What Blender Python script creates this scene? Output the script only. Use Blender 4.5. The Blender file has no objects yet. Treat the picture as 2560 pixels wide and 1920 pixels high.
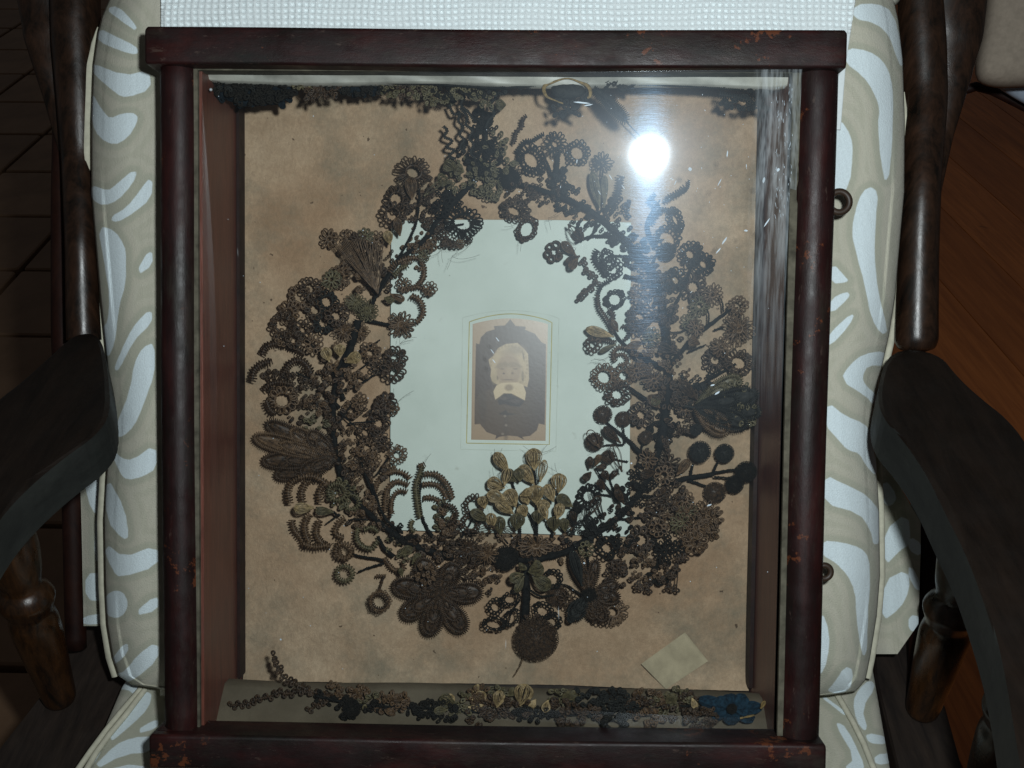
import bpy, math, random
import numpy as np
from mathutils import Matrix, Vector
random.seed(7); rng = np.random.default_rng(7)
scene = bpy.context.scene
C = scene.collection
PI = math.pi

# ------------------------------------------------------------------ camera, frame of reference
# local frame of the leaning box: u right, v up along the box, w towards the viewer (w=0: backing cloth)
LEAN = math.radians(30)
cL, sL = math.cos(LEAN), math.sin(LEAN)
R3 = np.array([[1, 0, 0], [0, sL, -cL], [0, cL, sL]])      # columns: u, v, w in world
ORG = np.array([0.0, 0.0, 0.67])
M = Matrix(((1, 0, 0, 0), (0, sL, -cL, 0), (0, cL, sL, 0.67), (0, 0, 0, 1)))
FPX = 2700.0
CAM = np.array([0.0365, 0.0594, 0.9332])
rx, ry, rz = -0.0496, 0.0260, 0.0109
def rot(a, k):
    c, s = math.cos(a), math.sin(a)
    return np.array({'x': [[1,0,0],[0,c,-s],[0,s,c]], 'y': [[c,0,s],[0,1,0],[-s,0,c]], 'z': [[c,-s,0],[s,c,0],[0,0,1]]}[k])
RC = rot(rz, 'z') @ rot(ry, 'y') @ rot(rx, 'x')
W, H, D = 0.45, 0.509, 0.1168

cam = bpy.data.cameras.new('camera'); camo = bpy.data.objects.new('camera', cam); C.objects.link(camo)
cam.sensor_width = 36; cam.lens = 36 * FPX / 2560; cam.clip_start = 0.02; cam.clip_end = 50
Rw = R3 @ RC; Tw = ORG + R3 @ CAM
camo.matrix_world = Matrix([list(Rw[i]) + [Tw[i]] for i in range(3)] + [[0, 0, 0, 1]])
scene.camera = camo

def rays(px, py):
    px = np.asarray(px, float); py = np.asarray(py, float)
    d = np.stack([(px - 1280) / FPX, -(py - 960) / FPX, -np.ones_like(px)], -1)
    return d @ RC.T                      # local directions
def P(px, py, w=0.0):                    # local point(s) in the plane at depth w
    d = rays(px, py); t = (np.asarray(w, float) - CAM[2]) / d[..., 2]
    return CAM + d * t[..., None]
def PZ(px, py, z):                       # world point(s) on the horizontal plane at height z
    d = rays(px, py) @ R3.T; t = (z - Tw[2]) / d[..., 2]
    return Tw + d * t[..., None]
def w2l(p): return (np.asarray(p) - ORG) @ R3
def l2w(p): return np.asarray(p) @ R3.T + ORG
def topx(p):                             # local -> photo pixels (for fabric prints)
    c = (np.asarray(p) - CAM) @ RC
    return 1280 + FPX * c[..., 0] / -c[..., 2], 960 - FPX * c[..., 1] / -c[..., 2]

# ------------------------------------------------------------------ light: the camera's flash, dim room
world = bpy.data.worlds.new('World'); scene.world = world; world.use_nodes = True
bg = world.node_tree.nodes['Background']
bg.inputs[0].default_value = (0.72, 0.70, 0.68, 1); bg.inputs[1].default_value = 0.055
fl = bpy.data.lights.new('flash', 'AREA'); fl.shape = 'DISK'; fl.size = 0.034; fl.energy = 7.6
fl.color = (0.90, 0.98, 1.0)
FL = CAM + np.array([0.065, 0.065, 0.0])
aim = np.array([0.12, 0.20, 0.0])
zd = FL - aim; zd /= np.linalg.norm(zd); xd = np.cross([0, 1, 0], zd); xd /= np.linalg.norm(xd); yd = np.cross(zd, xd)
flo = bpy.data.objects.new('flash', fl); C.objects.link(flo)
Fw = R3 @ np.stack([xd, yd, zd], 1); Ft = l2w(FL)
flo.matrix_world = Matrix([list(Fw[i]) + [Ft[i]] for i in range(3)] + [[0, 0, 0, 1]])
scene.view_settings.view_transform = 'Standard'; scene.view_settings.look = 'None'
scene.view_settings.exposure = 0; scene.view_settings.gamma = 1
scene.render.resolution_x = 1024; scene.render.resolution_y = 768
scene.cycles.transparent_max_bounces = 16

# ------------------------------------------------------------------ mesh helpers
class MB:
    def __init__(s): s.v = []; s.f = []; s.n = 0
    def add(s, v, f):
        v = np.asarray(v, float); s.v.append(v); s.f.append(np.asarray(f, np.int64) + s.n); s.n += len(v)
    def verts(s): return np.concatenate(s.v)
    def box(s, a, b, bev=0.0):
        x0, y0, z0 = a; x1, y1, z1 = b
        if bev <= 0:
            v = [(x0,y0,z0),(x1,y0,z0),(x1,y1,z0),(x0,y1,z0),(x0,y0,z1),(x1,y0,z1),(x1,y1,z1),(x0,y1,z1)]
            s.add(v, [(0,3,2,1),(4,5,6,7),(0,1,5,4),(1,2,6,5),(2,3,7,6),(3,0,4,7)]); return
        s.prism([(x0+bev,y0),(x1-bev,y0),(x1,y0+bev),(x1,y1-bev),(x1-bev,y1),(x0+bev,y1),(x0,y1-bev),(x0,y0+bev)], z0, z1, bev)
    def prism(s, poly, z0, z1, bev=0.0):
        p = np.array(poly, float); n = len(p); c = p.mean(0)
        d = p - c; L = np.linalg.norm(d, axis=1, keepdims=True) + 1e-9
        inn = p - d / L * bev
        rings = [(inn, z0), (p, z0 + bev), (p, z1 - bev), (inn, z1)] if bev > 0 else [(p, z0), (p, z1)]
        v = np.concatenate([np.column_stack([q, np.full(n, z)]) for q, z in rings])
        f = []
        for k in range(len(rings) - 1):
            for i in range(n):
                j = (i + 1) % n; f.append((k*n+i, k*n+j, (k+1)*n+j, (k+1)*n+i))
        base = len(v); m = len(rings) - 1
        v = np.concatenate([v, [[c[0], c[1], z0], [c[0], c[1], z1]]])
        for i in range(n):
            j = (i + 1) % n
            f.append((base, j, i, i)); f.append((base + 1, m*n+i, m*n+j, m*n+j))
        s.add(v, f)
    def tube(s, pts, r, k=5, closed=False, flat=1.0, cap=False):
        p = np.asarray(pts, float); n = len(p)
        r = np.broadcast_to(np.asarray(r, float), (n,))
        if closed: t = np.roll(p, -1, 0) - np.roll(p, 1, 0)
        else: t = np.gradient(p, axis=0)
        t /= (np.linalg.norm(t, axis=1, keepdims=True) + 1e-12)
        ref = np.tile([0.0, 0.0, 1.0], (n, 1)); bad = np.abs(t[:, 2]) > 0.93
        ref[bad] = [0.0, 1.0, 0.0]
        a = np.cross(t, ref); a /= (np.linalg.norm(a, axis=1, keepdims=True) + 1e-12); b = np.cross(t, a)
        an = np.arange(k) * 2 * PI / k
        v = p[:, None, :] + r[:, None, None] * (a[:, None, :] * np.cos(an)[None, :, None] + flat * b[:, None, :] * np.sin(an)[None, :, None])
        v = v.reshape(-1, 3)
        m = n if closed else n - 1
        i = np.repeat(np.arange(m), k); j = np.tile(np.arange(k), m)
        i2 = (i + 1) % n; j2 = (j + 1) % k
        f = np.stack([i*k+j, i*k+j2, i2*k+j2, i2*k+j], 1)
        if cap and not closed:
            nv = len(v); v = np.concatenate([v, p[:1], p[-1:]])
            f = np.concatenate([f, [(nv, (q+1) % k, q, q) for q in range(k)], [(nv+1, (n-1)*k+q, (n-1)*k+(q+1) % k, (n-1)*k+(q+1) % k) for q in range(k)]])
        s.add(v, f)
    def grid(s, P3):                      # (rows, cols, 3)
        r, c, _ = P3.shape
        i = np.repeat(np.arange(r-1), c-1); j = np.tile(np.arange(c-1), r-1)
        s.add(P3.reshape(-1, 3), np.stack([i*c+j, (i+1)*c+j, (i+1)*c+j+1, i*c+j+1], 1))
    def ball(s, c, rx, ry, rz, nu=14, nv=9, noise=0.0):
        th = np.linspace(0, PI, nv); ph = np.arange(nu) * 2 * PI / nu
        v = []
        for t in th:
            for q in ph:
                k = 1 + noise * (random.random() - .5) * 2
                v.append((c[0] + rx*k*math.sin(t)*math.cos(q), c[1] + ry*k*math.sin(t)*math.sin(q), c[2] + rz*k*math.cos(t)))
        f = []
        for a in range(nv-1):
            for b in range(nu): f.append((a*nu+b, (a+1)*nu+b, (a+1)*nu+(b+1) % nu, a*nu+(b+1) % nu))
        s.add(v, f)

def mesh_obj(name, v, f, mat, parent=None, smooth=True):
    me = bpy.data.meshes.new(name); f = np.asarray(f)
    tri = (f[:, 2] == f[:, 3]) if len(f) else np.zeros(0, bool)
    cnt = np.where(tri, 3, 4)
    mask = np.ones(f.shape, bool); mask[tri, 3] = False
    loops = f[mask]
    me.vertices.add(len(v)); me.vertices.foreach_set('co', np.ascontiguousarray(v, np.float32).ravel())
    me.loops.add(len(loops)); me.loops.foreach_set('vertex_index', loops.astype(np.int32))
    me.polygons.add(len(f)); st = np.concatenate([[0], np.cumsum(cnt)[:-1]])
    me.polygons.foreach_set('loop_start', st.astype(np.int32)); me.polygons.foreach_set('loop_total', cnt.astype(np.int32))
    me.update(calc_edges=True); me.validate()
    me.polygons.foreach_set('use_smooth', np.full(len(me.polygons), smooth))
    if mat: me.materials.append(mat)
    o = bpy.data.objects.new(name, me); C.objects.link(o)
    if parent: o.parent = parent
    return o
def tag(o, label=None, cat=None, group=None, kind=None):
    if label: o['label'] = label
    if cat: o['category'] = cat
    if group: o['group'] = group
    if kind: o['kind'] = kind
    return o
def thing(name, label, cat, anchor=(0, 0, 0), group=None):       # anchor in local frame
    o = bpy.data.objects.new(name, None); C.objects.link(o); o.empty_display_size = 0.02
    o.matrix_world = M @ Matrix.Translation(Vector(anchor)); o['anchor'] = [float(x) for x in anchor]
    return tag(o, label, cat, group)
def part(mb, name, mat, parent, smooth=True, top=None):          # local-frame geometry under a thing (or a sub-part under a part)
    root = top or parent; a = np.array(root['anchor'])
    return mesh_obj(name, mb.verts() - a, np.concatenate(mb.f), mat, parent, smooth)
def single(mb, name, mat, label=None, cat=None, group=None, kind=None, smooth=True):   # one-mesh thing in the local frame
    v = mb.verts(); a = v.mean(0)
    o = mesh_obj(name, v - a, np.concatenate(mb.f), mat, None, smooth)
    o.matrix_world = M @ Matrix.Translation(Vector(a)); return tag(o, label, cat, group, kind)
def wthing(name, label, cat, loc, group=None):
    o = bpy.data.objects.new(name, None); C.objects.link(o); o.location = loc; o.empty_display_size = .02
    o['anchor'] = [float(x) for x in loc]; return tag(o, label, cat, group)

# ------------------------------------------------------------------ materials
class NT:
    def __init__(s, name):
        s.m = bpy.data.materials.new(name); s.m.use_nodes = True; s.t = s.m.node_tree
        s.b = s.t.nodes['Principled BSDF']; s.out = s.t.nodes['Material Output']
        s.tc = s.t.nodes.new('ShaderNodeTexCoord')
    def n(s, ty, **kw):
        x = s.t.nodes.new(ty)
        for k, v in kw.items(): setattr(x, k, v)
        return x
    def l(s, a, b): s.t.links.new(a, b)
    def mapping(s, scale=(1, 1, 1), rotz=(0, 0, 0)):
        m = s.n('ShaderNodeMapping'); m.inputs['Scale'].default_value = scale; m.inputs['Rotation'].default_value = rotz
        s.l(s.tc.outputs['Object'], m.inputs['Vector']); return m.outputs[0]
    def noise(s, scale, detail=4, rough=.6, vec=None, dist=0):
        x = s.n('ShaderNodeTexNoise'); x.inputs['Scale'].default_value = scale; x.inputs['Detail'].default_value = detail
        x.inputs['Roughness'].default_value = rough; x.inputs['Distortion'].default_value = dist
        s.l(vec if vec is not None else s.tc.outputs['Object'], x.inputs['Vector']); return x.outputs[0]
    def ramp(s, fac, stops):
        r = s.n('ShaderNodeValToRGB'); e = r.color_ramp.elements
        while len(e) < len(stops): e.new(.5)
        for i, (p, c) in enumerate(stops):
            e[i].position = p; e[i].color = (c if not isinstance(c, (int, float)) else (c, c, c)) + (1,) if not isinstance(c, (int, float)) else (c, c, c, 1)
        s.l(fac, r.inputs[0]); return r.outputs[0]
    def mix(s, f, a, b, mode='MIX'):
        x = s.n('ShaderNodeMix', data_type='RGBA', blend_type=mode)
        for sock, v in ((x.inputs['Factor'], f), (x.inputs['A'], a), (x.inputs['B'], b)):
            if isinstance(v, (int, float)): sock.default_value = v
            elif isinstance(v, tuple): sock.default_value = v + (1,)
            else: s.l(v, sock)
        return x.outputs['Result']
    def bump(s, h, st, dist=.001):
        x = s.n('ShaderNodeBump'); x.inputs['Strength'].default_value = st; x.inputs['Distance'].default_value = dist
        s.l(h, x.inputs['Height']); s.l(x.outputs[0], s.b.inputs['Normal']); return x
    def math(s, op, a, b=0.0):
        x = s.n('ShaderNodeMath', operation=op)
        for sock, v in zip(x.inputs, (a, b)):
            if isinstance(v, (int, float)): sock.default_value = v
            else: s.l(v, sock)
        return x.outputs[0]
    def set(s, col=None, rough=None, spec=None):
        if col is not None:
            if isinstance(col, tuple): s.b.inputs['Base Color'].default_value = col + (1,)
            else: s.l(col, s.b.inputs['Base Color'])
        if rough is not None:
            if isinstance(rough, (int, float)): s.b.inputs['Roughness'].default_value = rough
            else: s.l(rough, s.b.inputs['Roughness'])
        if spec is not None: s.b.inputs['Specular IOR Level'].default_value = spec
        return s.m

def m_hair(name, c1, c2, rough=.45, spec=.35):
    t = NT(name); f = t.noise(420, 3, .6); g = t.ramp(f, [(.35, c1), (.68, c2)])
    rough = max(rough, .5)
    return t.set(g, rough, spec)
HAIR = {
 'K': m_hair('black_hair', (.004, .004, .0035), (.013, .011, .008), .75, .15),
 'N': m_hair('dark_brown_hair', (.010, .0055, .003), (.066, .036, .017), .5, .3),
 'B': m_hair('brown_hair', (.040, .022, .011), (.135, .078, .038)),
 'O': m_hair('olive_hair', (.040, .034, .016), (.130, .105, .052), .5),
 'G': m_hair('golden_hair', (.13, .088, .038), (.42, .30, .15), .38, .5),
 'S': m_hair('thread_black', (.004, .0045, .0045), (.013, .013, .012), .85, .08),
 'U': m_hair('navy_cloth', (.004, .011, .019), (.012, .036, .058), .9, .1),
 'Y': m_hair('ochre_ribbon', (.10, .065, .02), (.26, .17, .06), .7),
 'V': m_hair('blue_black_felt', (.003, .006, .009), (.010, .016, .021), .9, .1),
 'D': m_hair('charcoal_hair', (.006, .007, .007), (.020, .020, .017), .7, .2),
}
def m_frame(name, st):
    t = NT(name)
    v = t.mapping(st); base = t.ramp(t.noise(26, 7, .72, v), [(.34, (.007, .006, .005)), (.5, (.014, .005, .005)), (.68, (.034, .008, .007))])
    gr = t.ramp(t.noise(42, 6, .8, v), [(.52, 0.0), (.78, .6)])
    c = t.mix(gr, base, (.035, .030, .022))
    chip = t.ramp(t.math('MULTIPLY', t.noise(110, 5, .7), t.noise(22, 2, .5)), [(.365, 0.0), (.385, .85)])
    c = t.mix(chip, c, (.10, .030, .012))
    hr = t.ramp(t.noise(190, 4, .8, v), [(.62, 0.0), (.70, .5)]); c = t.mix(hr, c, (.075, .05, .04))
    t.bump(t.noise(120, 7, .8, v), .32, .0012)
    return t.set(c, t.ramp(t.noise(35, 4, .6), [(.3, .32), (.7, .62)]), .25)
M_FRAME = m_frame('worn_mahogany_rail', (.35, 1, 1)); M_FRAMEV = m_frame('worn_mahogany_post', (1, .22, 1))
def m_liner():
    t = NT('stained_liner_wood'); v = t.mapping((14, 1.2, 14))
    c = t.ramp(t.noise(22, 6, .7, v), [(.3, (.070, .022, .015)), (.7, (.165, .054, .036))])
    c = t.mix(t.ramp(t.noise(7, 4), [(.55, 0.0), (.8, .5)]), c, (.075, .06, .055))
    t.bump(t.noise(60, 4, .7, v), .3, .0008)
    return t.set(c, .4, .4)
M_LINER = m_liner()
def m_cloth():
    t = NT('faded_flannel')
    a = t.ramp(t.noise(7, 6, .65, dist=.3), [(.3, (.34, .215, .130)), (.5, (.455, .315, .205)), (.7, (.54, .405, .28))])
    b = t.ramp(t.noise(38, 5, .7), [(.4, 0.0), (.75, .55)])
    c = t.mix(t.math('MULTIPLY', b, .7), a, (.20, .13, .078))
    c = t.mix(t.ramp(t.noise(11, 6, .75), [(.46, 0.0), (.66, .75)]), c, (.19, .17, .125)); c = t.mix(t.ramp(t.noise(330, 4, .85, t.mapping((1, .7, 1))), [(.42, .26), (.62, 0.0)]), c, (.17, .115, .07))
    sp = t.ramp(t.noise(120, 2, .5), [(.735, 0.0), (.76, .8)])
    c = t.mix(sp, c, (.05, .03, .02))
    h = t.mix(.5, t.noise(230, 5, .85, t.mapping((1, .6, 1))), t.noise(45, 4, .7))
    t.bump(h, .9, .003)
    return t.set(c, .95, .1)
M_CLOTH = m_cloth()
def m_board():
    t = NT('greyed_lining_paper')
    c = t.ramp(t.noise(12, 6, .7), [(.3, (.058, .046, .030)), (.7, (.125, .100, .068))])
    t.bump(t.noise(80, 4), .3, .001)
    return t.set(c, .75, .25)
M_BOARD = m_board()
def m_card():
    t = NT('aged_mount_card')
    c = t.ramp(t.noise(9, 5, .6), [(.3, (.45, .50, .445)), (.7, (.57, .62, .565))])
    c = t.mix(t.ramp(t.noise(70, 3, .6), [(.66, 0.0), (.74, .35)]), c, (.27, .27, .22))
    c = t.mix(t.ramp(t.noise(230, 2, .5), [(.765, 0.0), (.785, .8)]), c, (.08, .07, .05))
    t.bump(t.noise(250, 3), .15, .0004)
    return t.set(c, .6, .3)
M_CARD = m_card()
def m_flat(name, col, rough=.7, spec=.3, nscale=60, var=.25):
    t = NT(name); f = t.noise(nscale, 4, .6)
    a = tuple(x * (1 - var) for x in col); b = tuple(min(1, x * (1 + var)) for x in col)
    t.bump(f, .15, .0008); return t.set(t.ramp(f, [(.3, a), (.7, b)]), rough, spec)
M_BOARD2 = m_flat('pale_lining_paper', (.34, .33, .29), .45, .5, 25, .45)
M_GILT = m_flat('gilt_ink', (.36, .32, .14), .5)
M_GREYINK = m_flat('grey_ink', (.40, .43, .37), .7)
M_PAPER = m_flat('old_note_paper', (.36, .30, .20), .8, .2, 60, .2)
M_BRASS = m_flat('tarnished_brass', (.030, .017, .010), .5, .4)
M_NAIL = m_flat('pale_nail', (.4, .42, .45), .3, .8)

def m_fabric():
    t = NT('printed_upholstery')
    at = t.n('ShaderNodeAttribute', attribute_name='sd'); sd = at.outputs['Fac']
    sdn = t.math('ADD', t.math('SUBTRACT', sd, 4.0), t.math('MULTIPLY', t.math('SUBTRACT', t.noise(45, 4, .7), .5), 5.0))
    k = t.math('DIVIDE', t.math('ADD', sdn, 40.0), 120.0)      # 0.333 = edge
    base = t.ramp(t.noise(14, 4), [(.3, (.44, .43, .345)), (.7, (.50, .49, .405))])
    c = t.ramp(k, [(.318, (.72, .82, .86)), (.345, (.40, .405, .32)), (.44, (.415, .415, .33)), (.50, (.50, .475, .385)), (.60, (.51, .49, .40)), (.65, (.465, .45, .36)), (.73, (.47, .455, .365)), (.77, (.51, .485, .395)), (.95, (.53, .505, .42))])
    c = t.mix(.18, c, base, 'MIX')
    c = t.mix(t.ramp(t.math('ABSOLUTE', k), [(.318, 1.0), (.335, 0.0)]), c, (.72, .82, .86))
    wv = t.n('ShaderNodeTexNoise'); wv.inputs['Scale'].default_value = 900; t.l(t.tc.outputs['Object'], wv.inputs['Vector'])
    c = t.mix(t.ramp(wv.outputs[0], [(.3, .14), (.7, 0.0)]), c, (.34, .33, .28))
    wx = t.n('ShaderNodeTexWave'); wx.inputs['Scale'].default_value = 330; wx.inputs['Distortion'].default_value = 1.5; t.l(t.tc.outputs['Object'], wx.inputs['Vector']); hh = t.math('ADD', wv.outputs[0], t.math('MULTIPLY', wx.outputs['Fac'], .4)); hh = t.math('ADD', hh, t.math('MULTIPLY', t.noise(18, 3), 3.0)); t.bump(hh, .6, .0012)
    t.b.inputs['Sheen Weight'].default_value = .15
    return t.set(c, .9, .15)
M_FABRIC = m_fabric()
M_PIPING = m_flat('cream_piping', (.50, .48, .38), .9, .1, 120, .15)
M_TOWEL = m_flat('white_waffle_cotton', (.66, .71, .72), .95, .1, 500, .05)

def m_darkwood(name, a, b, rough=.3, stretch=(1, 1, .12), scale=55, spec=.5):
    t = NT(name); v = t.mapping(stretch)
    f = t.noise(scale, 6, .75, v, .4); t.bump(f, .25, .0012)
    return t.set(t.ramp(f, [(.35, a), (.68, b)]), t.ramp(t.noise(40, 3), [(.3, rough), (.7, rough + .18)]), spec)
M_POST = m_darkwood('dark_oak_upright', (.004, .0028, .002), (.034, .016, .009), .24, scale=80, spec=.4)
M_ARM = m_darkwood('black_brown_armrest', (.0045, .003, .0022), (.013, .008, .0055), .42, (1, .15, 1), 60, .25)
M_ARMSIDE = m_darkwood('armrest_edge', (.012, .013, .012), (.024, .026, .023), .6, (1, .2, 1), 40, .3)
M_SPIN = m_darkwood('turned_oak', (.006, .0035, .002), (.050, .020, .0065), .22, (1, 1, .25), 90)
M_RAIL = m_darkwood('dark_seat_rail', (.010, .007, .006), (.035, .024, .018), .55, (1, .12, 1), 50, .3)
M_REDLEG = m_darkwood('reddish_dark_leg', (.008, .0025, .002), (.022, .007, .004), .5, spec=.2)

# ------------------------------------------------------------------ room setting
def wobj(name, v, f, mat, parent=None, smooth=False):
    return mesh_obj(name, np.asarray(v), np.asarray(f), mat, parent, smooth)
t = NT('dark_subfloor'); sub = t.set(t.ramp(t.noise(8, 4), [(.3, (.020, .012, .007)), (.7, (.035, .02, .012))]), .8)  # mottled dark brown sheet under the boards and tiles
g = wobj('floor', [(-6, -4, -.03), (6, -4, -.03), (6, 6, -.03), (-6, 6, -.03)], [(0, 1, 2, 3)], sub); g['kind'] = 'structure'
# boards: direction and spacing read off two joints seen right of the chair
a1, a2, b1 = PZ(2352, 517, 0), PZ(2560, 725, 0), PZ(2348, 698, 0)
dr = (a2 - a1)[:2]; dr /= np.linalg.norm(dr); nr = np.array([-dr[1], dr[0]]); bw = abs(np.dot((b1 - a1)[:2], nr))
t = NT('varnished_pine_boards'); v = t.mapping((1, 14, 1), (0, 0, 0))
f = t.noise(4, 6, .7, v, .5)
c = t.ramp(f, [(.3, (.34, .10, .026)), (.7, (.70, .23, .06))]); c = t.mix(t.ramp(t.noise(9, 2), [(.72, 0.0), (.76, .8)]), c, (.02, .008, .004))
t.bump(f, .15, .001); oi = t.n('ShaderNodeObjectInfo'); c = t.mix(t.math('MULTIPLY', oi.outputs['Random'], .55), c, (.26, .075, .02)); M_PINE = t.set(c, .45, .3)
base_pt = a1[:2]; s0 = 1 if np.dot(nr, [1, 0]) > 0 else -1
ang = math.atan2(dr[1], dr[0])
for i in range(-9, 12):
    off = base_pt + nr * (i + .5) * bw
    mb = MB(); mb.box((-2.2, -bw/2 + .0013, -.022), (2.2, bw/2 - .0013, 0), .002)
    o = mesh_obj('floorboard', mb.verts(), np.concatenate(mb.f), M_PINE, g, False)
    off = off + dr * (random.random() - .5) * .3
    o.location = (off[0], off[1], .0); o.rotation_euler = (0, 0, ang)
# flagstones on the left
t = NT('brown_stone_tile'); f = t.noise(5, 6, .7)
c = t.ramp(f, [(.3, (.14, .082, .046)), (.7, (.27, .165, .10))]); t.bump(f, .2, .004); oi = t.n('ShaderNodeObjectInfo'); c = t.mix(t.math('MULTIPLY', oi.outputs['Random'], .5), c, (.12, .07, .042)); M_TILE = t.set(c, .5, .3)
for i in range(8):
    for j in range(18):
        if i + j < 30:
            mb = MB(); mb.box((-.148, -.148, -.012), (.148, .148, .012), .004)
            o = mesh_obj('floor_tile', mb.verts(), np.concatenate(mb.f), M_TILE, g, False)
            x, y = -.75 - i * .31, -.5 + j * .31
            o.location = (x, y, random.random() * .001 + .004); o.rotation_euler = (0, 0, random.uniform(-.004, .004))
# ------------------------------------------------------------------ the armchair
chair = wthing('armchair', 'dark wooden armchair with turned arm spindles holding the box', 'chair', (0, 0, 0))
def wpart(mb, name, mat, smooth=True, parent=None): return mesh_obj(name, mb.verts(), np.concatenate(mb.f), mat, parent or chair, smooth)
def path_tube(pts, k=20, n=60, flat=1.0):          # pts: (px, py, w, r_px) -> smooth tube in world
    pts = np.array(pts, float); tt = np.linspace(0, len(pts) - 1, n); q = np.stack([np.interp(tt, np.arange(len(pts)), pts[:, i]) for i in range(4)], 1)
    for _ in range(3): q[1:-1] = (q[:-2] + q[1:-1] * 2 + q[2:]) / 4
    c = l2w(P(q[:, 0], q[:, 1], q[:, 2])); r = q[:, 3] * (CAM[2] - q[:, 2]) / FPX
    m = MB(); m.tube(c, r, k, cap=True, flat=flat); return m
wpart(path_tube([(2296, -90, -.02, 50), (2306, 100, -.02, 56), (2312, 240, -.02, 54), (2308, 380, -.01, 48), (2303, 480, 0, 46), (2297, 640, 0, 47), (2292, 800, .0, 51), (2291, 850, 0, 52), (2291, 872, 0, 44), (2291, 880, 0, 20)]), 'upright', M_POST)
wpart(path_tube([(188, -90, -.02, 60), (190, 100, -.02, 58), (196, 240, -.02, 52), (200, 400, -.02, 44), (202, 600, 0, 38), (206, 760, 0, 40), (210, 850, 0, 42)]), 'upright', M_POST)
wpart(path_tube([(2390, -90, -.03, 84), (2384, 80, -.03, 72), (2372, 190, -.03, 52), (2345, 330, -.03, 38), (2330, 480, -.03, 22)], flat=.5), 'back_wing', M_POST)
wpart(path_tube([(108, -90, -.04, 80), (120, 80, -.04, 60), (150, 240, -.04, 40), (175, 380, -.04, 26)], flat=.5), 'back_wing', M_POST)
wpart(path_tube([(170, 200, -.05, 34), (165, 500, -.05, 36), (165, 850, -.05, 36), (180, 1200, -.06, 26), (190, 1620, -.07, 26)]), 'rear_leg', M_REDLEG)
wpart(path_tube([(2320, 900, -.06, 36), (2318, 1300, -.07, 40), (2312, 1700, -.08, 40)]), 'rear_leg', M_REDLEG)
ZA = float(l2w(P(2250., 880., .035))[2])
def arm(top, side_px):
    tp = PZ([a for a, b in top], [b for a, b in top], ZA); n = len(tp)
    m = MB(); c = tp.mean(0)
    inn = tp + (c - tp) / np.linalg.norm(c - tp, axis=1, keepdims=True) * .006
    lo = tp.copy(); lo[:, 2] -= .006; lo2 = tp.copy(); lo2[:, 2] -= .036
    v = np.concatenate([inn, tp - [0, 0, .0015], lo, lo2]); f = []
    for k in range(3):
        for i in range(n):
            j = (i + 1) % n; f.append((k*n+i, k*n+j, (k+1)*n+j, (k+1)*n+i))
    import mathutils
    tris = mathutils.geometry.tessellate_polygon([[Vector((p[0], p[1], 0)) for p in inn]])
    for a, b, d in tris: f.append((a, b, d, d)); f.append((3*n+d, 3*n+b, 3*n+a, 3*n+a))
    m.add(v, f); o = wpart(m, 'armrest', M_ARM, False)
    o.data.materials.append(M_ARMSIDE)
    for p in o.data.polygons:
        if abs(p.normal.z) < .3: p.material_index = 1
    return tp
def smooth_poly(pts, it=2):
    p = np.array(pts, float)
    for _ in range(it):
        q = np.empty((len(p)*2, 2)); nx = np.roll(p, -1, 0); q[0::2] = p*.75 + nx*.25; q[1::2] = p*.25 + nx*.75; p = q
    return [tuple(x) for x in p]
arm(smooth_poly([(2225, 868), (2345, 876), (2400, 945), (2460, 998), (2515, 1040), (2565, 1100), (2700, 1330), (2760, 1620), (2770, 2150), (2590, 2150), (2552, 1920), (2510, 1666), (2472, 1531), (2418, 1384), (2364, 1280), (2322, 1190), (2262, 1100), (2205, 1040), (2192, 970)]), None)
arm(smooth_poly([(250, 832), (190, 830), (143, 871), (58, 949), (0, 992), (-120, 1100), (-260, 1400), (-320, 1700), (-300, 2150), (-140, 2150), (-130, 1700), (-70, 1400), (0, 1290), (70, 1215), (160, 1140), (240, 1085), (277, 1030), (268, 915)]), None)
def lathe(prof, base, nseg=28):        # prof: (z, r)
    m = MB(); prof = np.array(prof, float); n = len(prof)
    tt = np.linspace(0, n-1, n*5); z = np.interp(tt, np.arange(n), prof[:, 0]); r = np.interp(tt, np.arange(n), prof[:, 1])
    for _ in range(2): r[1:-1] = (r[:-2] + 2*r[1:-1] + r[2:]) / 4; z[1:-1] = (z[:-2] + 2*z[1:-1] + z[2:]) / 4
    an = np.arange(nseg+1) * 2 * PI / nseg
    g = np.stack([base[0] + r[:, None]*np.cos(an), base[1] + r[:, None]*np.sin(an), np.broadcast_to(base[2] + z[:, None], (len(r), nseg+1))], -1)
    m.grid(g); return m
ZR = .40
zt = ZA - .036 - ZR
def spindle(px, py, k=1.0):
    b = PZ(px, py, ZR)
    pr = [(0, .0), (0, .0145), (.03, .0165), (.075, .020), (.105, .0215), (.118, .0185), (.124, .021), (.134, .0245), (.143, .021), (.15, .0155), (.165, .020), (.19, .0235), (.225, .0235), (.26, .018), (zt, .013)]
    wpart(lathe([(z * (zt / .30) if z != zt else z, r * k) for z, r in pr], b), 'turned_spindle', M_SPIN)
spindle(152, 1752); spindle(2303, 1782); spindle(2440, 2040)
def slab(pxs, z, th, name, mat):
    p = PZ([a for a, b in pxs], [b for a, b in pxs], z); m = MB(); m.prism(p[:, :2], z - th, z, .003); return wpart(m, name, mat, False)
slab([(100, 1735), (178, 1590), (200, 1563), (222, 1556), (272, 1556), (310, 1700), (140, 2150), (-220, 2150)], ZR, .04, 'seat_rail', M_RAIL)
slab([(2188, 1640), (2192, 1606), (2210, 1592), (2268, 1590), (2295, 1625), (2364, 1762), (2408, 1920), (2470, 2150), (2310, 2150), (2245, 1920), (2188, 1690)], ZR, .04, 'seat_rail', M_RAIL)

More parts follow.
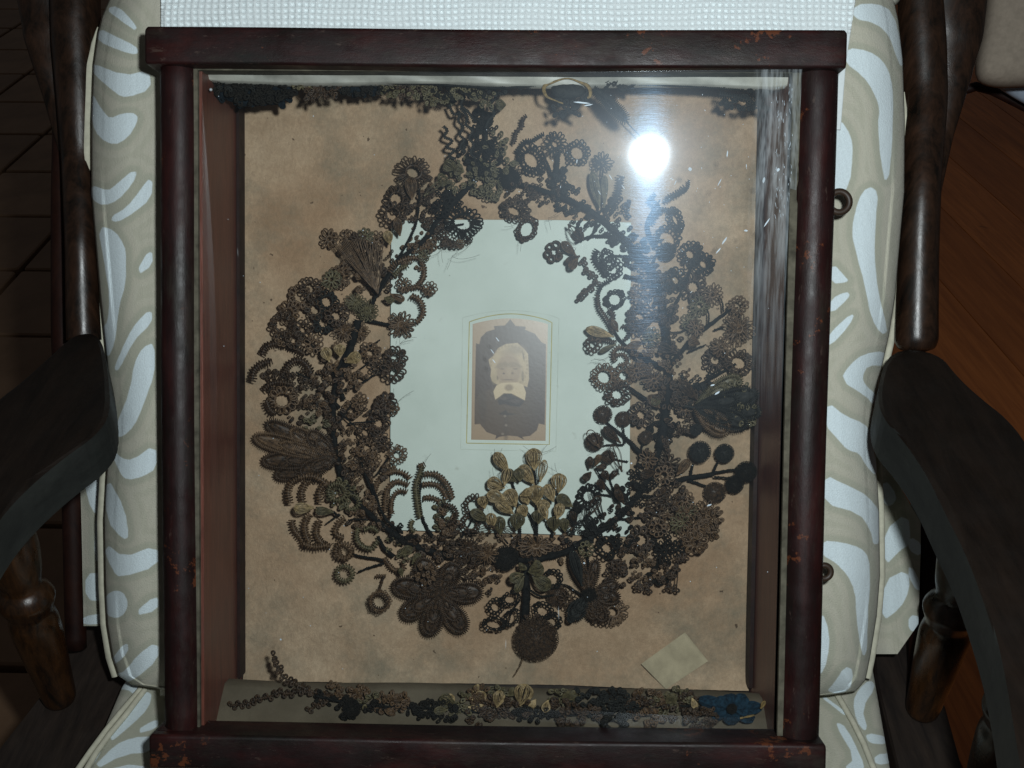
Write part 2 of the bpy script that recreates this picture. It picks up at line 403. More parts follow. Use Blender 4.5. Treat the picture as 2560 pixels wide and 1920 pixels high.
# ------------------------------------------------------------------ printed cushions
def sdist(px, py, polys):
    best = np.full(px.shape, 90.0)
    for poly in polys:
        q = np.array(smooth_poly(poly, 1)); n = len(q); d = np.full(px.shape, 1e9); ins = np.zeros(px.shape, bool)
        mnx, mxx, mny, mxy = q[:, 0].min()-92, q[:, 0].max()+92, q[:, 1].min()-92, q[:, 1].max()+92
        sel = (px > mnx) & (px < mxx) & (py > mny) & (py < mxy)
        if not sel.any(): continue
        X = px[sel]; Y = py[sel]; dd = np.full(X.shape, 1e9); ii = np.zeros(X.shape, bool)
        for i in range(n):
            ax, ay = q[i]; bx, by = q[(i+1) % n]; ex, ey = bx-ax, by-ay; L = ex*ex + ey*ey + 1e-9
            tt = np.clip(((X-ax)*ex + (Y-ay)*ey)/L, 0, 1); dd = np.minimum(dd, np.hypot(X-ax-tt*ex, Y-ay-tt*ey))
            c = ((ay > Y) != (by > Y)); xx = ax + (Y-ay)/(by-ay+1e-12)*ex; ii ^= c & (X < xx)
        s = np.where(ii, -dd, dd); b = best[sel]; best[sel] = np.minimum(b, s)
    return best
def paint(o, loc, polys):
    x, y = topx(loc); a = o.data.attributes.new('sd', 'FLOAT', 'POINT'); s = sdist(x, y, polys)
    s = np.clip(s, -40, 80); a.data.foreach_set('value', s.astype(np.float32))
LEFT = [[(270,23),(293,19),(328,54),(340,73),(324,62),(293,39)],[(247,75),(285,93),(340,120),(341,133),(301,123),(247,100)],
 [(228,160),(309,193),(370,179),(374,220),(316,241),(293,231),(235,181)],[(226,231),(255,282),(274,301),(309,285),(340,287),(340,305),(316,343),(285,359),(251,343),(233,305)],
 [(226,465),(270,482),(293,463),(341,424),(328,459),(293,498),(262,511),(233,498)],[(378,445),(376,494),(328,532),(293,552),(278,546),(320,521),(355,475)],
 [(249,569),(285,579),(309,617),(311,640),(311,709),(293,767),(284,856),(266,895),(255,856),(255,829),(274,802),(278,736),(270,690),(262,640)],
 [(376,625),(343,684),(378,660)],[(376,775),(376,806),(332,848),(293,925),(289,918),(320,848),(340,814)],
 [(384,860),(384,933),(355,1010),(332,1064),(305,1089),(289,1087),(297,1057),(328,979),(340,906),(359,871)],
 [(280,1125),(301,1149),(332,1155),(388,1115),(388,1169),(355,1188),(316,1197),(301,1176)],[(264,1190),(309,1275),(318,1340),(309,1344),(270,1300)],
 [(260,1361),(309,1398),(392,1367),(392,1413),(301,1440),(285,1427)],[(262,1500),(280,1480),(305,1482),(316,1505),(310,1530),(292,1543),(268,1535)],
 [(392,1490),(392,1523),(336,1537)],[(316,1608),(318,1627),(285,1660),(284,1647)],[(392,1608),(392,1647),(332,1697),(309,1704),(289,1689),(316,1681),(347,1639)]]
RIGHT = [[(2140,15),(2190,12),(2229,31),(2252,116),(2258,172),(2240,127),(2225,85),(2190,54),(2136,42)],
 [(2118,123),(2171,131),(2205,154),(2225,193),(2229,251),(2227,347),(2217,467),(2205,386),(2198,316),(2204,270),(2186,224),(2159,185),(2115,154)],
 [(2098,300),(2124,340),(2128,386),(2121,463),(2090,494),(2088,401),(2090,347)],
 [(2171,469),(2192,482),(2186,540),(2182,640),(2192,736),(2216,825),(2205,833),(2182,794),(2167,717),(2146,640),(2132,579),(2148,502)],
 [(2080,660),(2113,698),(2117,702),(2080,705)],[(2080,750),(2117,733),(2121,740),(2076,783)],[(2134,783),(2121,810),(2072,865),(2072,840)],
 [(2212,880),(2212,910),(2167,910),(2151,941),(2159,964),(2194,995),(2186,1010),(2167,987),(2105,949),(2128,914),(2159,889)],
 [(2068,1008),(2113,1045),(2159,1062),(2175,1084),(2178,1122),(2194,1188),(2167,1161),(2151,1130),(2121,1122),(2097,1095),(2066,1060)],
 [(2060,1190),(2121,1219),(2167,1242),(2196,1280),(2200,1318),(2190,1369),(2178,1318),(2151,1280),(2060,1255)],
 [(2056,1355),(2105,1359),(2151,1373),(2169,1396),(2172,1450),(2165,1550),(2163,1650),(2151,1589),(2144,1531),(2142,1477),(2121,1434),(2090,1403),(2056,1384)],
 [(2052,1530),(2070,1581),(2067,1647),(2046,1690)],[(2113,1670),(2130,1677),(2121,1728),(2069,1731),(2090,1708)]]
FLAP = [[(2213,1330),(2267,1284),(2273,1357),(2244,1376),(2213,1411)],[(2213,1454),(2267,1427),(2271,1473),(2248,1519),(2205,1550)],
 [(2275,1346),(2302,1361),(2300,1388),(2275,1373)],[(2275,1415),(2298,1457),(2296,1477),(2275,1442)],[(2275,1540),(2300,1545),(2298,1575),(2275,1575)],
 [(2210,1200),(2240,1240),(2225,1265),(2210,1250)],
 [(212,1195),(266,1130),(258,1280),(232,1280)],[(243,1280),(257,1280),(257,1400),(239,1400)],[(218,1438),(257,1436),(257,1500),(218,1496)],[(208,1546),(257,1535),(257,1556),(208,1558)]]
SEAT = [[(376,1728),(370,1766),(328,1809),(266,1859),(316,1782),(340,1751)],[(385,1845),(380,1876),(309,1882),(231,1925),(289,1866),(332,1847)],
 [(392,1800),(340,1832),(392,1816)],[(297,1702),(343,1712),(340,1735),(320,1720),(289,1720)],[(240,1870),(252,1850),(246,1890),(205,1930),(215,1905)],[(380,1920),(300,1915),(240,1950),(360,1940)],
 [(2150,1724),(2175,1704),(2186,1716),(2151,1770),(2167,1828),(2144,1801),(2136,1755)],[(2167,1836),(2215,1845),(2215,1857),(2175,1855)],
 [(2090,1808),(2113,1820),(2151,1897),(2159,1925),(2110,1925),(2144,1897)],[(2190,1890),(2229,1886),(2225,1905),(2190,1909)],[(2059,1743),(2105,1778),(2113,1785),(2067,1749)]]
LE = [(-140, 330), (-60, 300), (0, 272), (40, 255), (80, 245), (160, 233), (300, 228), (480, 228), (600, 238), (740, 250), (860, 262), (960, 272), (1060, 280), (1180, 266), (1300, 259), (1460, 262), (1560, 267), (1640, 280), (1690, 296), (1712, 330), (1722, 400)]
RE = [(-140, 2210), (-20, 2230), (50, 2246), (150, 2257), (300, 2262), (480, 2261), (600, 2250), (740, 2238), (840, 2222), (940, 2200), (1040, 2188), (1150, 2190), (1280, 2198), (1440, 2200), (1540, 2192), (1640, 2176), (1700, 2164), (1728, 2140), (1740, 2060)]
def edge(tab, y):
    t = np.array(tab, float); return np.interp(y, t[:, 0], t[:, 1])
OU, OT, OB = W/2 + .030, H/2 + .030, -H/2 - .026        # outer box extents
def cushion_w(u, v):                                     # the box sits in a hollow of the cushion
    d = np.maximum(np.abs(u) - (OU - .004), np.maximum(v - (OT - .004), (OB + .004) - v))
    k = np.clip(d / .012, 0, 1); k = k*k*(3 - 2*k)
    return -.014 + k * .066
def back_cushion():
    root = thing('back_cushion', 'upright cream seat-back cushion with white zebra swirls behind the box', 'cushion', (0, 0, -.05))
    ys = np.concatenate([np.arange(-140, 1700, 6), np.arange(1700, 1742, 3)])
    s = np.concatenate([np.linspace(0, .105, 56), np.linspace(.11, .89, 60), np.linspace(.895, 1, 62)])
    xl, xr = edge(LE, ys), edge(RE, ys)
    X = xl[:, None] + (xr - xl)[:, None] * s[None, :]; Y = np.broadcast_to(ys[:, None], X.shape).copy()
    Y += (np.minimum(s, 1 - s) > .1)[None, :] * 0
    base = P(X, Y, .03)
    e = np.minimum((X - xl[:, None]), (xr[:, None] - X)) / 2893
    eb = (1742 - Y) / 2893; ee = np.minimum(e, eb)
    rnd = 1 - np.sqrt(np.clip(1 - (1 - np.clip(ee / .035, 0, 1))**2, 0, 1))
    wv = cushion_w(base[..., 0], base[..., 1]) - rnd * .045
    wv += .0025*np.sin(Y/170 + X/300) * (e > .01) + .0015 * np.sin(Y / 61 + 2)
    G = P(X, Y, wv)
    # return edge
    sideL = G[:, :1].copy(); sideR = G[:, -1:].copy(); sideL[..., 2] = -.075; sideR[..., 2] = -.075
    G = np.concatenate([sideL, G, sideR], 1)
    bot = G[-1:].copy(); bot[..., 2] = -.075; bot[..., 1] -= .002; G = np.concatenate([G, bot], 0)
    m = MB(); m.grid(G); o = part(m, 'cover', M_FABRIC, root); paint(o, m.verts(), LEFT + RIGHT)
    for tab, sg in ((LE, -1), (RE, 1)):
        yy = np.arange(-100, 1700, 12); xx = edge(tab, yy) + (-7 * sg if sg < 0 else 1) - (0 if sg > 0 else 14)
        yy2 = yy[(yy > 60)] ; xx2 = xx[(yy > 60)]
        amp = np.interp(yy2, [60, 200, 500, 900, 1050], [0.3, 1, 1, .6, .1]) if sg < 0 else np.ones(len(yy2))
        if sg > 0: yy2 = np.arange(230, 1700, 12)
        amp = amp if sg < 0 else np.interp(yy2, [230, 400, 800, 1100, 1700], [.1, .8, 1, .5, .4])
        xx2 = edge(tab, yy2) + sg * 9 * amp
        mp = MB(); rr = np.full(len(yy2), .0032 if sg > 0 else .0055)*np.clip((yy2-yy2[0]+10)/110., .12, 1); mp.tube(P(xx2, yy2, -.012), rr, 8); part(mp, 'piping', M_PIPING, root)
    # row of stitching seam across the bottom
    xs = np.linspace(330, 2130, 40); mp = MB(); mp.tube(P(xs, np.interp(xs, [330, 2130], [1716, 1738]), -.03), .003, 8); part(mp, 'piping', M_PIPING, root)
back_cushion()
def seat_cushion():
    root = thing('seat_cushion', 'cream seat cushion with white swirls under the bottom rail', 'cushion', (0, -.3, 0))
    ZS = .435
    ys = np.arange(1640, 2140, 5.0)
    xl = np.interp(ys, [1640, 1700, 1920, 2140], [330, 292, 197, 90]); xr = np.interp(ys, [1600, 1640, 1920, 2140], [2190, 2190, 2240, 2290])
    s = np.concatenate([np.linspace(0, .13, 50), np.linspace(.14, .87, 20), np.linspace(.875, 1, 50)])
    X = xl[:, None] + (xr-xl)[:, None]*s; Y = np.broadcast_to(ys[:, None], X.shape)
    G = PZ(X, Y, ZS)
    e = np.minimum(X-xl[:, None], xr[:, None]-X)/2700; G[..., 2] -= .02*(1 - np.sqrt(np.clip(1-(1-np.clip(e/.02, 0, 1))**2, 0, 1)))
    L = G[:, :1].copy(); Rr = G[:, -1:].copy(); L[..., 2] -= .05; Rr[..., 2] -= .05
    G = np.concatenate([L, G, Rr], 1)
    m = MB(); m.grid(w2l(G)); o = part(m, 'cover', M_FABRIC, root); paint(o, m.verts(), SEAT)
    for pts in (([352, 300, 262, 225, 192, 120], [1722, 1782, 1830, 1880, 1928, 2030]), ([362, 312, 274, 240, 215, 160], [1724, 1790, 1835, 1882, 1925, 2030]), ([2092, 2130, 2160, 2186, 2215], [1735, 1800, 1860, 1925, 2010])):
        tt = np.linspace(0, len(pts[0])-1, 40); xs = np.interp(tt, range(len(pts[0])), pts[0]); yy = np.interp(tt, range(len(pts[0])), pts[1])
        mp = MB(); mp.tube(w2l(PZ(xs, yy, ZS + .002)), .0026, 8); part(mp, 'piping', M_PIPING, root)
seat_cushion()
def flaps():
    for nm, xs, lab in (('left', (196, 300), 'strip of swirl print chair skirt low at the left of the back cushion'), ('right', (2150, 2304), 'pleated strip of swirl print chair skirt low at the right of the back cushion')):
        ys = np.arange(1100, 1640 if nm == 'right' else 1566, 5.0); X, Y = np.meshgrid(np.arange(xs[0], xs[1]+1, 4.0), ys)
        if nm == 'left': X = np.maximum(X, np.interp(Y, [1100, 1200, 1280, 1560], [260, 200, 203, 209]))
        else: X = np.minimum(X, np.interp(Y, [1100, 1200, 1310, 1560, 1640], [2215, 2240, 2304, 2296, 2240]))
        G = P(X, Y, -.055 + .004*np.sin(X/17)); back = G[:, ::-1].copy(); back[..., 2] -= .02
        m = MB(); m.grid(np.concatenate([G, back], 1)); v = m.verts(); a = v.mean(0)
        o = single(m, 'chair_skirt', M_FABRIC, lab, 'chair skirt', 'printed chair skirt'); paint(o, v, FLAP)
flaps()
def towel():
    ys = np.concatenate([np.arange(-70, 84, 2.6), np.arange(84, 330, 8)])
    xs = np.arange(0, 1, .0016)
    XL = np.full(len(ys), 402.0); XR = np.interp(ys, [-70, 0, 155, 330], [2158, 2142, 2118, 2104])
    X = XL[:, None] + (XR-XL)[:, None]*xs; Y = np.broadcast_to(ys[:, None], X.shape)
    b = P(X, Y, .03); w = cushion_w(b[..., 0], b[..., 1]) + .005
    jx = X + 2.2*np.sin(Y/23) + 2.6*np.sin(X/71+Y/40) + rng.normal(0, .5, X.shape); jy = Y + 2.5*np.sin(X/90.) + 1.0*np.sin(X/23)
    ridge = np.maximum(np.abs(np.sin(PI*jx/17.0))**5, np.abs(np.sin(PI*jy/15.0))**5)
    w = w + .0026*ridge*(Y < 90)*(1+.3*np.sin(X/37)*np.sin(Y/29+X/110)) + .0025*np.sin(X/260)
    G = P(X, Y, w); bk = G[:, ::-1][:, :1].copy(); bk[..., 2] -= .004; fr = G[:, :1].copy(); fr[..., 2] -= .004
    m = MB(); m.grid(np.concatenate([fr, G, bk], 1))
    single(m, 'waffle_towel', M_TOWEL, 'white waffle weave towel draped behind the top rail of the box', 'towel')
towel()
def pillow(name, mat, outline, w, th, lab, cat):
    q = np.array(smooth_poly(outline, 2)); c = q.mean(0); rings = []
    for k, dz in ((0.0, 1), (.55, .98), (.8, .85), (.93, .6), (1, 0), (.93, -.6), (.5, -.95), (0, -1)):
        p = c + (q - c) * k; rings.append(P(p[:, 0], p[:, 1], w + dz*th))
    G = np.stack(rings); G = np.concatenate([G, G[:, :1]], 1); m = MB(); m.grid(G)
    return single(m, name, mat, lab, cat), m.verts()
M_CREAM = m_flat('plain_cream_fabric', (.50, .49, .42), .9, .1, 200, .1)
pillow('head_cushion', M_CREAM, [(2110, -30), (2150, 8), (2225, 22), (2252, 4), (2270, -60), (2200, -200), (1900, -220), (1800, -100)], .0, .02, 'cream rolled cushion corner above the swirl cushion at top right', 'cushion')
M_TAN = m_flat('tan_linen', (.30, .25, .20), .9, .1, 150, .12)
pillow('side_cushion', M_TAN, [(2470, -140), (2462, 40), (2428, 190), (2470, 222), (2580, 218), (2760, 210), (2800, 0), (2780, -150)], -.30, .05, 'tan linen cushion on the neighbouring seat at top right', 'cushion')
M_BLUEW = m_flat('bluish_white_cloth', (.33, .38, .46), .9, .1, 150, .08)
pillow('folded_cloth', M_BLUEW, [(2470, 205), (2560, 262), (2700, 330), (2800, 250), (2700, 150), (2520, 180)], -.40, .02, 'pale blue white cloth hanging under the tan cushion at top right', 'cloth')
mrail = MB(); mrail.tube(P(np.array([2400., 2440, 2480, 2560, 2760]), np.array([228., 216, 226, 266, 350]), -.45), .006, 8, cap=True)
single(mrail, 'bench_rail', M_REDLEG, 'dark wooden seat edge under the tan cushion at top right', 'rail')

# ------------------------------------------------------------------ the shadow box
box = thing('shadow_box', 'deep glazed shadow box with worn dark mahogany moulding and turned side posts', 'picture frame', (0, OB, .05))
def PX(px, w=D): return float(P(px, 960., w)[0])
def ppart(mb, n, mat=M_FRAME, smooth=True, parent=box): return part(mb, n, mat, parent, smooth, box)
def prof_bar(p0, p1, prof, across, up=np.array([0, 0, 1.0])):   # extrude a closed profile (a along across, b along w) between two points
    p0, p1 = np.array(p0), np.array(p1); n = 40; m = MB(); pr = np.array(prof, float)
    tt = np.linspace(0, 1, n); wob = [(.0005*math.sin(7*x+1), .0004*math.sin(11*x)) for x in tt]
    G = np.stack([p0 + (p1-p0)*tt[i] + pr[:, :1]*across*(1) + np.array([0, 0, 1.0])*pr[:, 1:2] + across*wob[i][0] for i in range(n)])
    # rounded ends
    c = pr.mean(0)
    def endring(p, k, off): q = c + (pr-c)*k; return p + q[:, :1]*across + np.array([0, 0, 1.0])*q[:, 1:2] + off
    d = (p1-p0)/np.linalg.norm(p1-p0)
    st = [endring(p0, k, -d*o) for k, o in ((0, .003), (.7, .003), (.92, .002), (.98, .001))]
    en = [endring(p1, k, d*o) for k, o in ((.98, .001), (.92, .002), (.7, .003), (0, .003))]
    G = np.concatenate([np.stack(st), G, np.stack(en)]); G = np.concatenate([G, G[:, :1]], 1); m.grid(G); return m
def rrect(w, z0, z1, r=.003, n=4):
    pts = []
    for cx, cy, a0 in ((w/2-r, z1-r, 0), (-w/2+r, z1-r, PI/2), (-w/2+r, z0+r, PI), (w/2-r, z0+r, 1.5*PI)):
        for k in range(n+1): a = a0 + k*PI/2/n; pts.append((cx+r*math.cos(a), cy+r*math.sin(a)))
    return pts
def bar_px(pa, pb, th_px, z0, z1, w, name, prof=None):
    a, b = P(float(pa[0]), float(pa[1]), w), P(float(pb[0]), float(pb[1]), w)
    d = (b-a)/np.linalg.norm(b-a); ac = np.cross([0, 0, 1.0], d); a[2] = b[2] = 0
    m = prof_bar(a, b, prof or rrect(th_px/3309, z0, z1), ac); return ppart(m, name, M_FRAMEV if prof else M_FRAME)
WR = .128                                   # rails stand proud of the posts
bar_px((368, 113), (2111, 123), 92, .096, WR, WR, 'top_rail')
bar_px((381, 1879), (2057, 1905), 88, .096, WR+.002, WR, 'bottom_rail')
def half_round(wd, z1, depth):
    pts = [(-wd/2, -.012), (wd/2, -.012)]
    for k in range(13): a = k*PI/12; pts.append((wd/2*math.cos(a), z1 - depth + depth*math.sin(a)))
    return pts
bar_px((441, 172), (452, 1822), 96, 0, 0, .112, 'side_post', half_round(96/3309, .121, .016))
bar_px((2047, 184), (1999, 1848), 100, 0, 0, .112, 'side_post', half_round(102/3309, .121, .016))
# dull collars where posts meet the bottom rail
for (x, y) in ((443, 1836), (2003, 1862)):
    m = MB(); c = P(float(x), float(y), .118); m.box((c[0]-.0165, c[1]-.004, .0), (c[0]+.0165, c[1]+.004, .1225), .002); ppart(m, 'collar')
w2, h2 = W/2, H/2
m = MB(); m.box((-w2-.002, -h2-.010, .001), (-w2+.0025, h2+.022, .1085)); ppart(m, 'side_liner', M_LINER, False)
m = MB(); m.box((w2-.0025, -h2-.010, .001), (w2+.002, h2+.022, .1085)); ppart(m, 'side_liner', M_LINER, False)
m = MB(); m.box((-w2+.003, -h2+.009, .001), (-w2+.0055, h2+.014, .018), .001); ppart(m, 'back_batten', M_REDLEG, False)
m = MB(); m.box((w2-.0062, -h2+.009, .001), (w2-.003, h2+.014, .018), .001); ppart(m, 'back_batten', M_REDLEG, False)
# lining boards top and bottom, gently bowed
HT = float(P(1280., 210., 0.)[1])
def bowed(v0, sg, name, mat=None, slope=0):
    us = np.linspace(-w2+.003, w2-.003, 40); ws = np.linspace(-.001, .110, 14)
    U, Wg = np.meshgrid(us, ws)
    V = v0 + slope*(1-Wg/.11) + sg*(.006*np.exp(-(Wg/.02)**2) + .0012*np.sin(U*18) + .001*np.sin(Wg*90))
    G = np.stack([U, V, Wg], -1); b = G[::-1].copy(); b[..., 1] -= sg*.003
    m = MB(); m.grid(np.concatenate([G, b, G[:1]], 0)); ppart(m, name, mat or M_BOARD)
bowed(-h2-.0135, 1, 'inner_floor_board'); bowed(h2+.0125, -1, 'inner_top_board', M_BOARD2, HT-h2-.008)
m = MB(); m.box((-OU+.004, OB+.001, -.011), (OU-.004, OB+.0055, .0955)); ppart(m, 'case_bottom', M_RAIL, False)
m = MB(); m.box((-OU+.004, HT+.0025, -.011), (OU-.004, OT-.001, .0955)); ppart(m, 'case_top', M_RAIL, False)
def facing(ys, ws, xa, xb, name, mat, rc=0):
    xs = np.linspace(0, 1, 90); tt = np.linspace(0, 1, 16); rows = []
    for q in tt:
        yl, yr = np.interp(q, [0, 1], ys[0]), np.interp(q, [0, 1], ys[1]); w = np.interp(q, [0, 1], ws)
        xl, xr = np.interp(q, [0, 1], xa), np.interp(q, [0, 1], xb); X = xl+(xr-xl)*xs; Y = yl+(yr-yl)*xs
        e = np.minimum(xs, 1-xs)*(xr-xl); Y = Y + (1-q)*rc*np.exp(-(e/26.)**2) + (1-q)*3*np.sin(X/97.)
        rows.append(P(X, Y, w + .0015*np.sin(X/140.) + .0006*np.sin(X/31.+q*6)))
    G = np.stack(rows); top = G[:1].copy(); top[..., 2] -= .012; m = MB(); m.grid(np.concatenate([top, G], 0)); ppart(m, name, mat)
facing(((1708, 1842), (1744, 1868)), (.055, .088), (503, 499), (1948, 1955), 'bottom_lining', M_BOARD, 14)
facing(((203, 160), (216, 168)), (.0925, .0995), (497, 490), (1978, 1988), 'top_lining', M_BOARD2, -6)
# padded cloth on the back
us = np.linspace(-w2+.004, w2-.004, 140); vs = np.linspace(-h2+.004, HT, 150); U, V = np.meshgrid(us, vs)
ed = np.minimum(w2-np.abs(U), h2-np.abs(V))
Wg = .0018*np.sin(U*23+V*9)+.0016*np.sin(V*31-U*12)+.0008*np.sin(U*61+V*47) - .002 + rng.normal(0, .00022, U.shape)
Wg += .007*np.exp(-((V+h2)/.012)**2)
m = MB(); m.grid(np.stack([U, V, Wg], -1)); ppart(m, 'backing_cloth', M_CLOTH)
m = MB(); m.box((-OU+.006, OB+.004, -.011), (OU-.006, OT-.004, -.0065)); ppart(m, 'back_board', M_RAIL, False)
# putty line round the pane
M_PUTTY = m_flat('grey_putty', (.085, .078, .058), .8, .1, 90, .5)
def strip(a, b, wdt, w0, w1, name, mat):
    m = MB(); a = np.array(a); b = np.array(b); n = 60; tt = np.linspace(0, 1, n)[:, None]; c = a + (b-a)*tt
    d = (b-a)/np.linalg.norm(b-a); ac = np.array([-d[1], d[0]])
    wv = wdt*(1 + .25*np.sin(tt*37+a[0]*50) + .2*np.sin(tt*91)+ .15*rng.normal(size=tt.shape))
    l = c - ac*wdt*.5; r = c + ac*wv*.5
    G = np.stack([np.column_stack([l, np.full(n, w0)]), np.column_stack([l, np.full(n, w1)]), np.column_stack([r, np.full(n, w1)]), np.column_stack([r, np.full(n, w0)])]); m.grid(G)
    ppart(m, name, mat, False)
strip((-w2-.002, -h2), (-w2-.002, h2), .0045, .10, .1125, 'putty_bead', M_PUTTY)
strip((w2+.001, h2), (w2+.001, -h2), .007, .10, .1125, 'putty_bead', M_PUTTY)
strip((-w2, h2+.001), (w2, h2+.001), .005, .10, .1125, 'putty_bead', M_PUTTY)
strip((w2, -h2-.001), (-w2, -h2-.001), .005, .10, .1125, 'putty_bead', M_PUTTY)
# screw eyes on the right side
for (x, y, r, th, nm) in ((2098, 505, 25, 8.5, 'screw_eye'),):
    c = P(float(x), float(y), .095); s = (CAM[2]-.095)/FPX; an = np.arange(28)*2*PI/28
    m = MB(); m.tube(np.stack([c[0]+r*s*np.cos(an), c[1]+r*s*np.sin(an)*1.02, np.full(28, c[2])], 1), th*s, 10, closed=True)
    m.tube(np.array([[c[0]-r*s-.012, c[1], c[2]], [c[0]-r*s, c[1], c[2]]]), th*s*.8, 8); ppart(m, nm, M_BRASS)
c = P(2060., 1430., .095); s = (CAM[2]-.095)/FPX; m = MB(); an = np.arange(24)*2*PI/24
m.tube(np.stack([c[0]+17*s*np.cos(an), c[1]+17*s*np.sin(an), np.full(24, c[2])], 1), 8*s, 10, closed=True)
m.tube(np.array([[c[0]-.014, c[1], c[2]], [c[0]-.003, c[1], c[2]]]), 6*s, 8); ppart(m, 'screw_eye', M_BRASS)
m = MB(); c = P(527., 224., .106); m.ball(c, .0013, .0013, .001, 10, 6); ppart(m, 'nail', M_NAIL)

# glass: a slightly warped old pane
Gp = P(1625., 385., .1105)
def nrm(x): return x/np.linalg.norm(x)
need = nrm(nrm(CAM-Gp)+nrm(FL-Gp)); gu, gv = -need[0]/need[2], -need[1]/need[2]
gm = math.hypot(gu, gv); gd = np.array([gu, gv])/gm; LL = .13; GB = .1105
us = np.linspace(-w2-.002, w2+.002, 160); vs = np.linspace(-h2-.002, h2+.002, 180); U, V = np.meshgrid(us, vs)
sg_ = (U-Gp[0])*gd[0] + (V-Gp[1])*gd[1]
LV = .125
Wg = GB + gu*LL*.886227*np.vectorize(math.erf)((U-Gp[0])/LL) + gv*LV*.886227*np.vectorize(math.erf)((V-Gp[1])/LV)
Gg = np.stack([U, V, Wg], -1)
def m_glass():
    t = NT('scratched_old_glass'); t.t.nodes.remove(t.b)
    tr = t.n('ShaderNodeBsdfTransparent'); tr.inputs[0].default_value = (.965, .985, .98, 1)
    g1 = t.n('ShaderNodeBsdfAnisotropic'); g1.inputs['Roughness'].default_value = .045; g1.inputs['Color'].default_value = (.9, .96, 1, 1)
    g2 = t.n('ShaderNodeBsdfAnisotropic', distribution='BECKMANN'); g2.inputs['Roughness'].default_value = .140; g2.inputs['Anisotropy'].default_value = .58; g2.inputs['Color'].default_value = (.42, .68, 1, 1)
    tg = t.n('ShaderNodeTangent'); tg.direction_type = 'RADIAL'; tg.axis = 'Z'
    g3 = t.n('ShaderNodeBsdfAnisotropic'); g3.inputs['Roughness'].default_value = .20; g3.inputs['Color'].default_value = (.68, .78, 1, 1)
    g4 = t.n('ShaderNodeBsdfAnisotropic'); g4.inputs['Roughness'].default_value = .30; g4.inputs['Color'].default_value = (.75, .88, 1, 1)
    cv = t.n('ShaderNodeCombineXYZ'); cv.inputs[0].default_value = 1.0
    vt = t.n('ShaderNodeVectorTransform', vector_type='VECTOR', convert_from='OBJECT', convert_to='WORLD'); t.l(cv.outputs[0], vt.inputs[0]); t.l(vt.outputs[0], g2.inputs['Tangent'])
    # smear relief: fine horizontal wipe marks break up the streak
    nz = t.noise(260, 4, .8, t.mapping((.12, 1, 1))); bp = t.n('ShaderNodeBump'); bp.inputs['Strength'].default_value = .15; bp.inputs['Distance'].default_value = .0004; t.l(nz, bp.inputs['Height']); t.l(bp.outputs[0], g2.inputs['Normal'])
    dif = t.n('ShaderNodeBsdfDiffuse'); dif.inputs[0].default_value = (.75, .82, .86, 1)
    # sparse scratches: thresholded, stretched noise in two directions
    s1 = t.ramp(t.noise(150, 2, .5, t.mapping((1, .10, 1), (0, 0, .25))), [(.775, 0.0), (.80, 1.0)])
    s2 = t.ramp(t.noise(120, 2, .5, t.mapping((.08, 1, 1), (0, 0, -.5))), [(.80, 0.0), (.82, .6)])
    sm = t.ramp(t.noise(6, 3, .6), [(.35, .0), (.65, 1.0)])
    sc = t.math('MULTIPLY', t.math('MAXIMUM', s1, s2), sm)
    sx = t.n('ShaderNodeSeparateXYZ'); t.l(t.tc.outputs['Object'], sx.inputs[0])
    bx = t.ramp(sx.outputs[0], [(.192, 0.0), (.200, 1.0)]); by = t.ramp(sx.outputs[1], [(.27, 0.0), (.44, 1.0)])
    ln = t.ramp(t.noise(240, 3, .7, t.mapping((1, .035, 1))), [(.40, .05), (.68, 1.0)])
    sc = t.math('MAXIMUM', sc, t.math('MULTIPLY', t.math('MULTIPLY', bx, by), t.math('MULTIPLY', ln, .85)))  # upper right band: glare painted as pale vertical streaks over smeared glass
    def mx(f, a, b):
        x = t.n('ShaderNodeMixShader')
        if isinstance(f, (int, float)): x.inputs[0].default_value = f
        else: t.l(f, x.inputs[0])
        t.l(a, x.inputs[1]); t.l(b, x.inputs[2]); return x.outputs[0]
    smear = t.math('MULTIPLY', t.ramp(t.noise(9, 5, .7), [(.3, .6), (.7, 1.0)]), 1.0)
    a = mx(t.math('MULTIPLY', smear, .035), tr.outputs[0], g1.outputs[0])
    a = mx(t.math('MULTIPLY', smear, G2), a, g2.outputs[0])
    a = mx(t.math('MULTIPLY', smear, G3), a, g3.outputs[0])
    a = mx(G4, a, g4.outputs[0])
    a = mx(.003, a, dif.outputs[0])
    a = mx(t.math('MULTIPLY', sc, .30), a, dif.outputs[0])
    t.l(a, t.out.inputs[0]); return t.m
G2, G3, G4 = .0024, .0010, .0070
M_GLASS = m_glass()
m = MB(); m.grid(Gg); gl = ppart(m, 'glass_pane', M_GLASS)
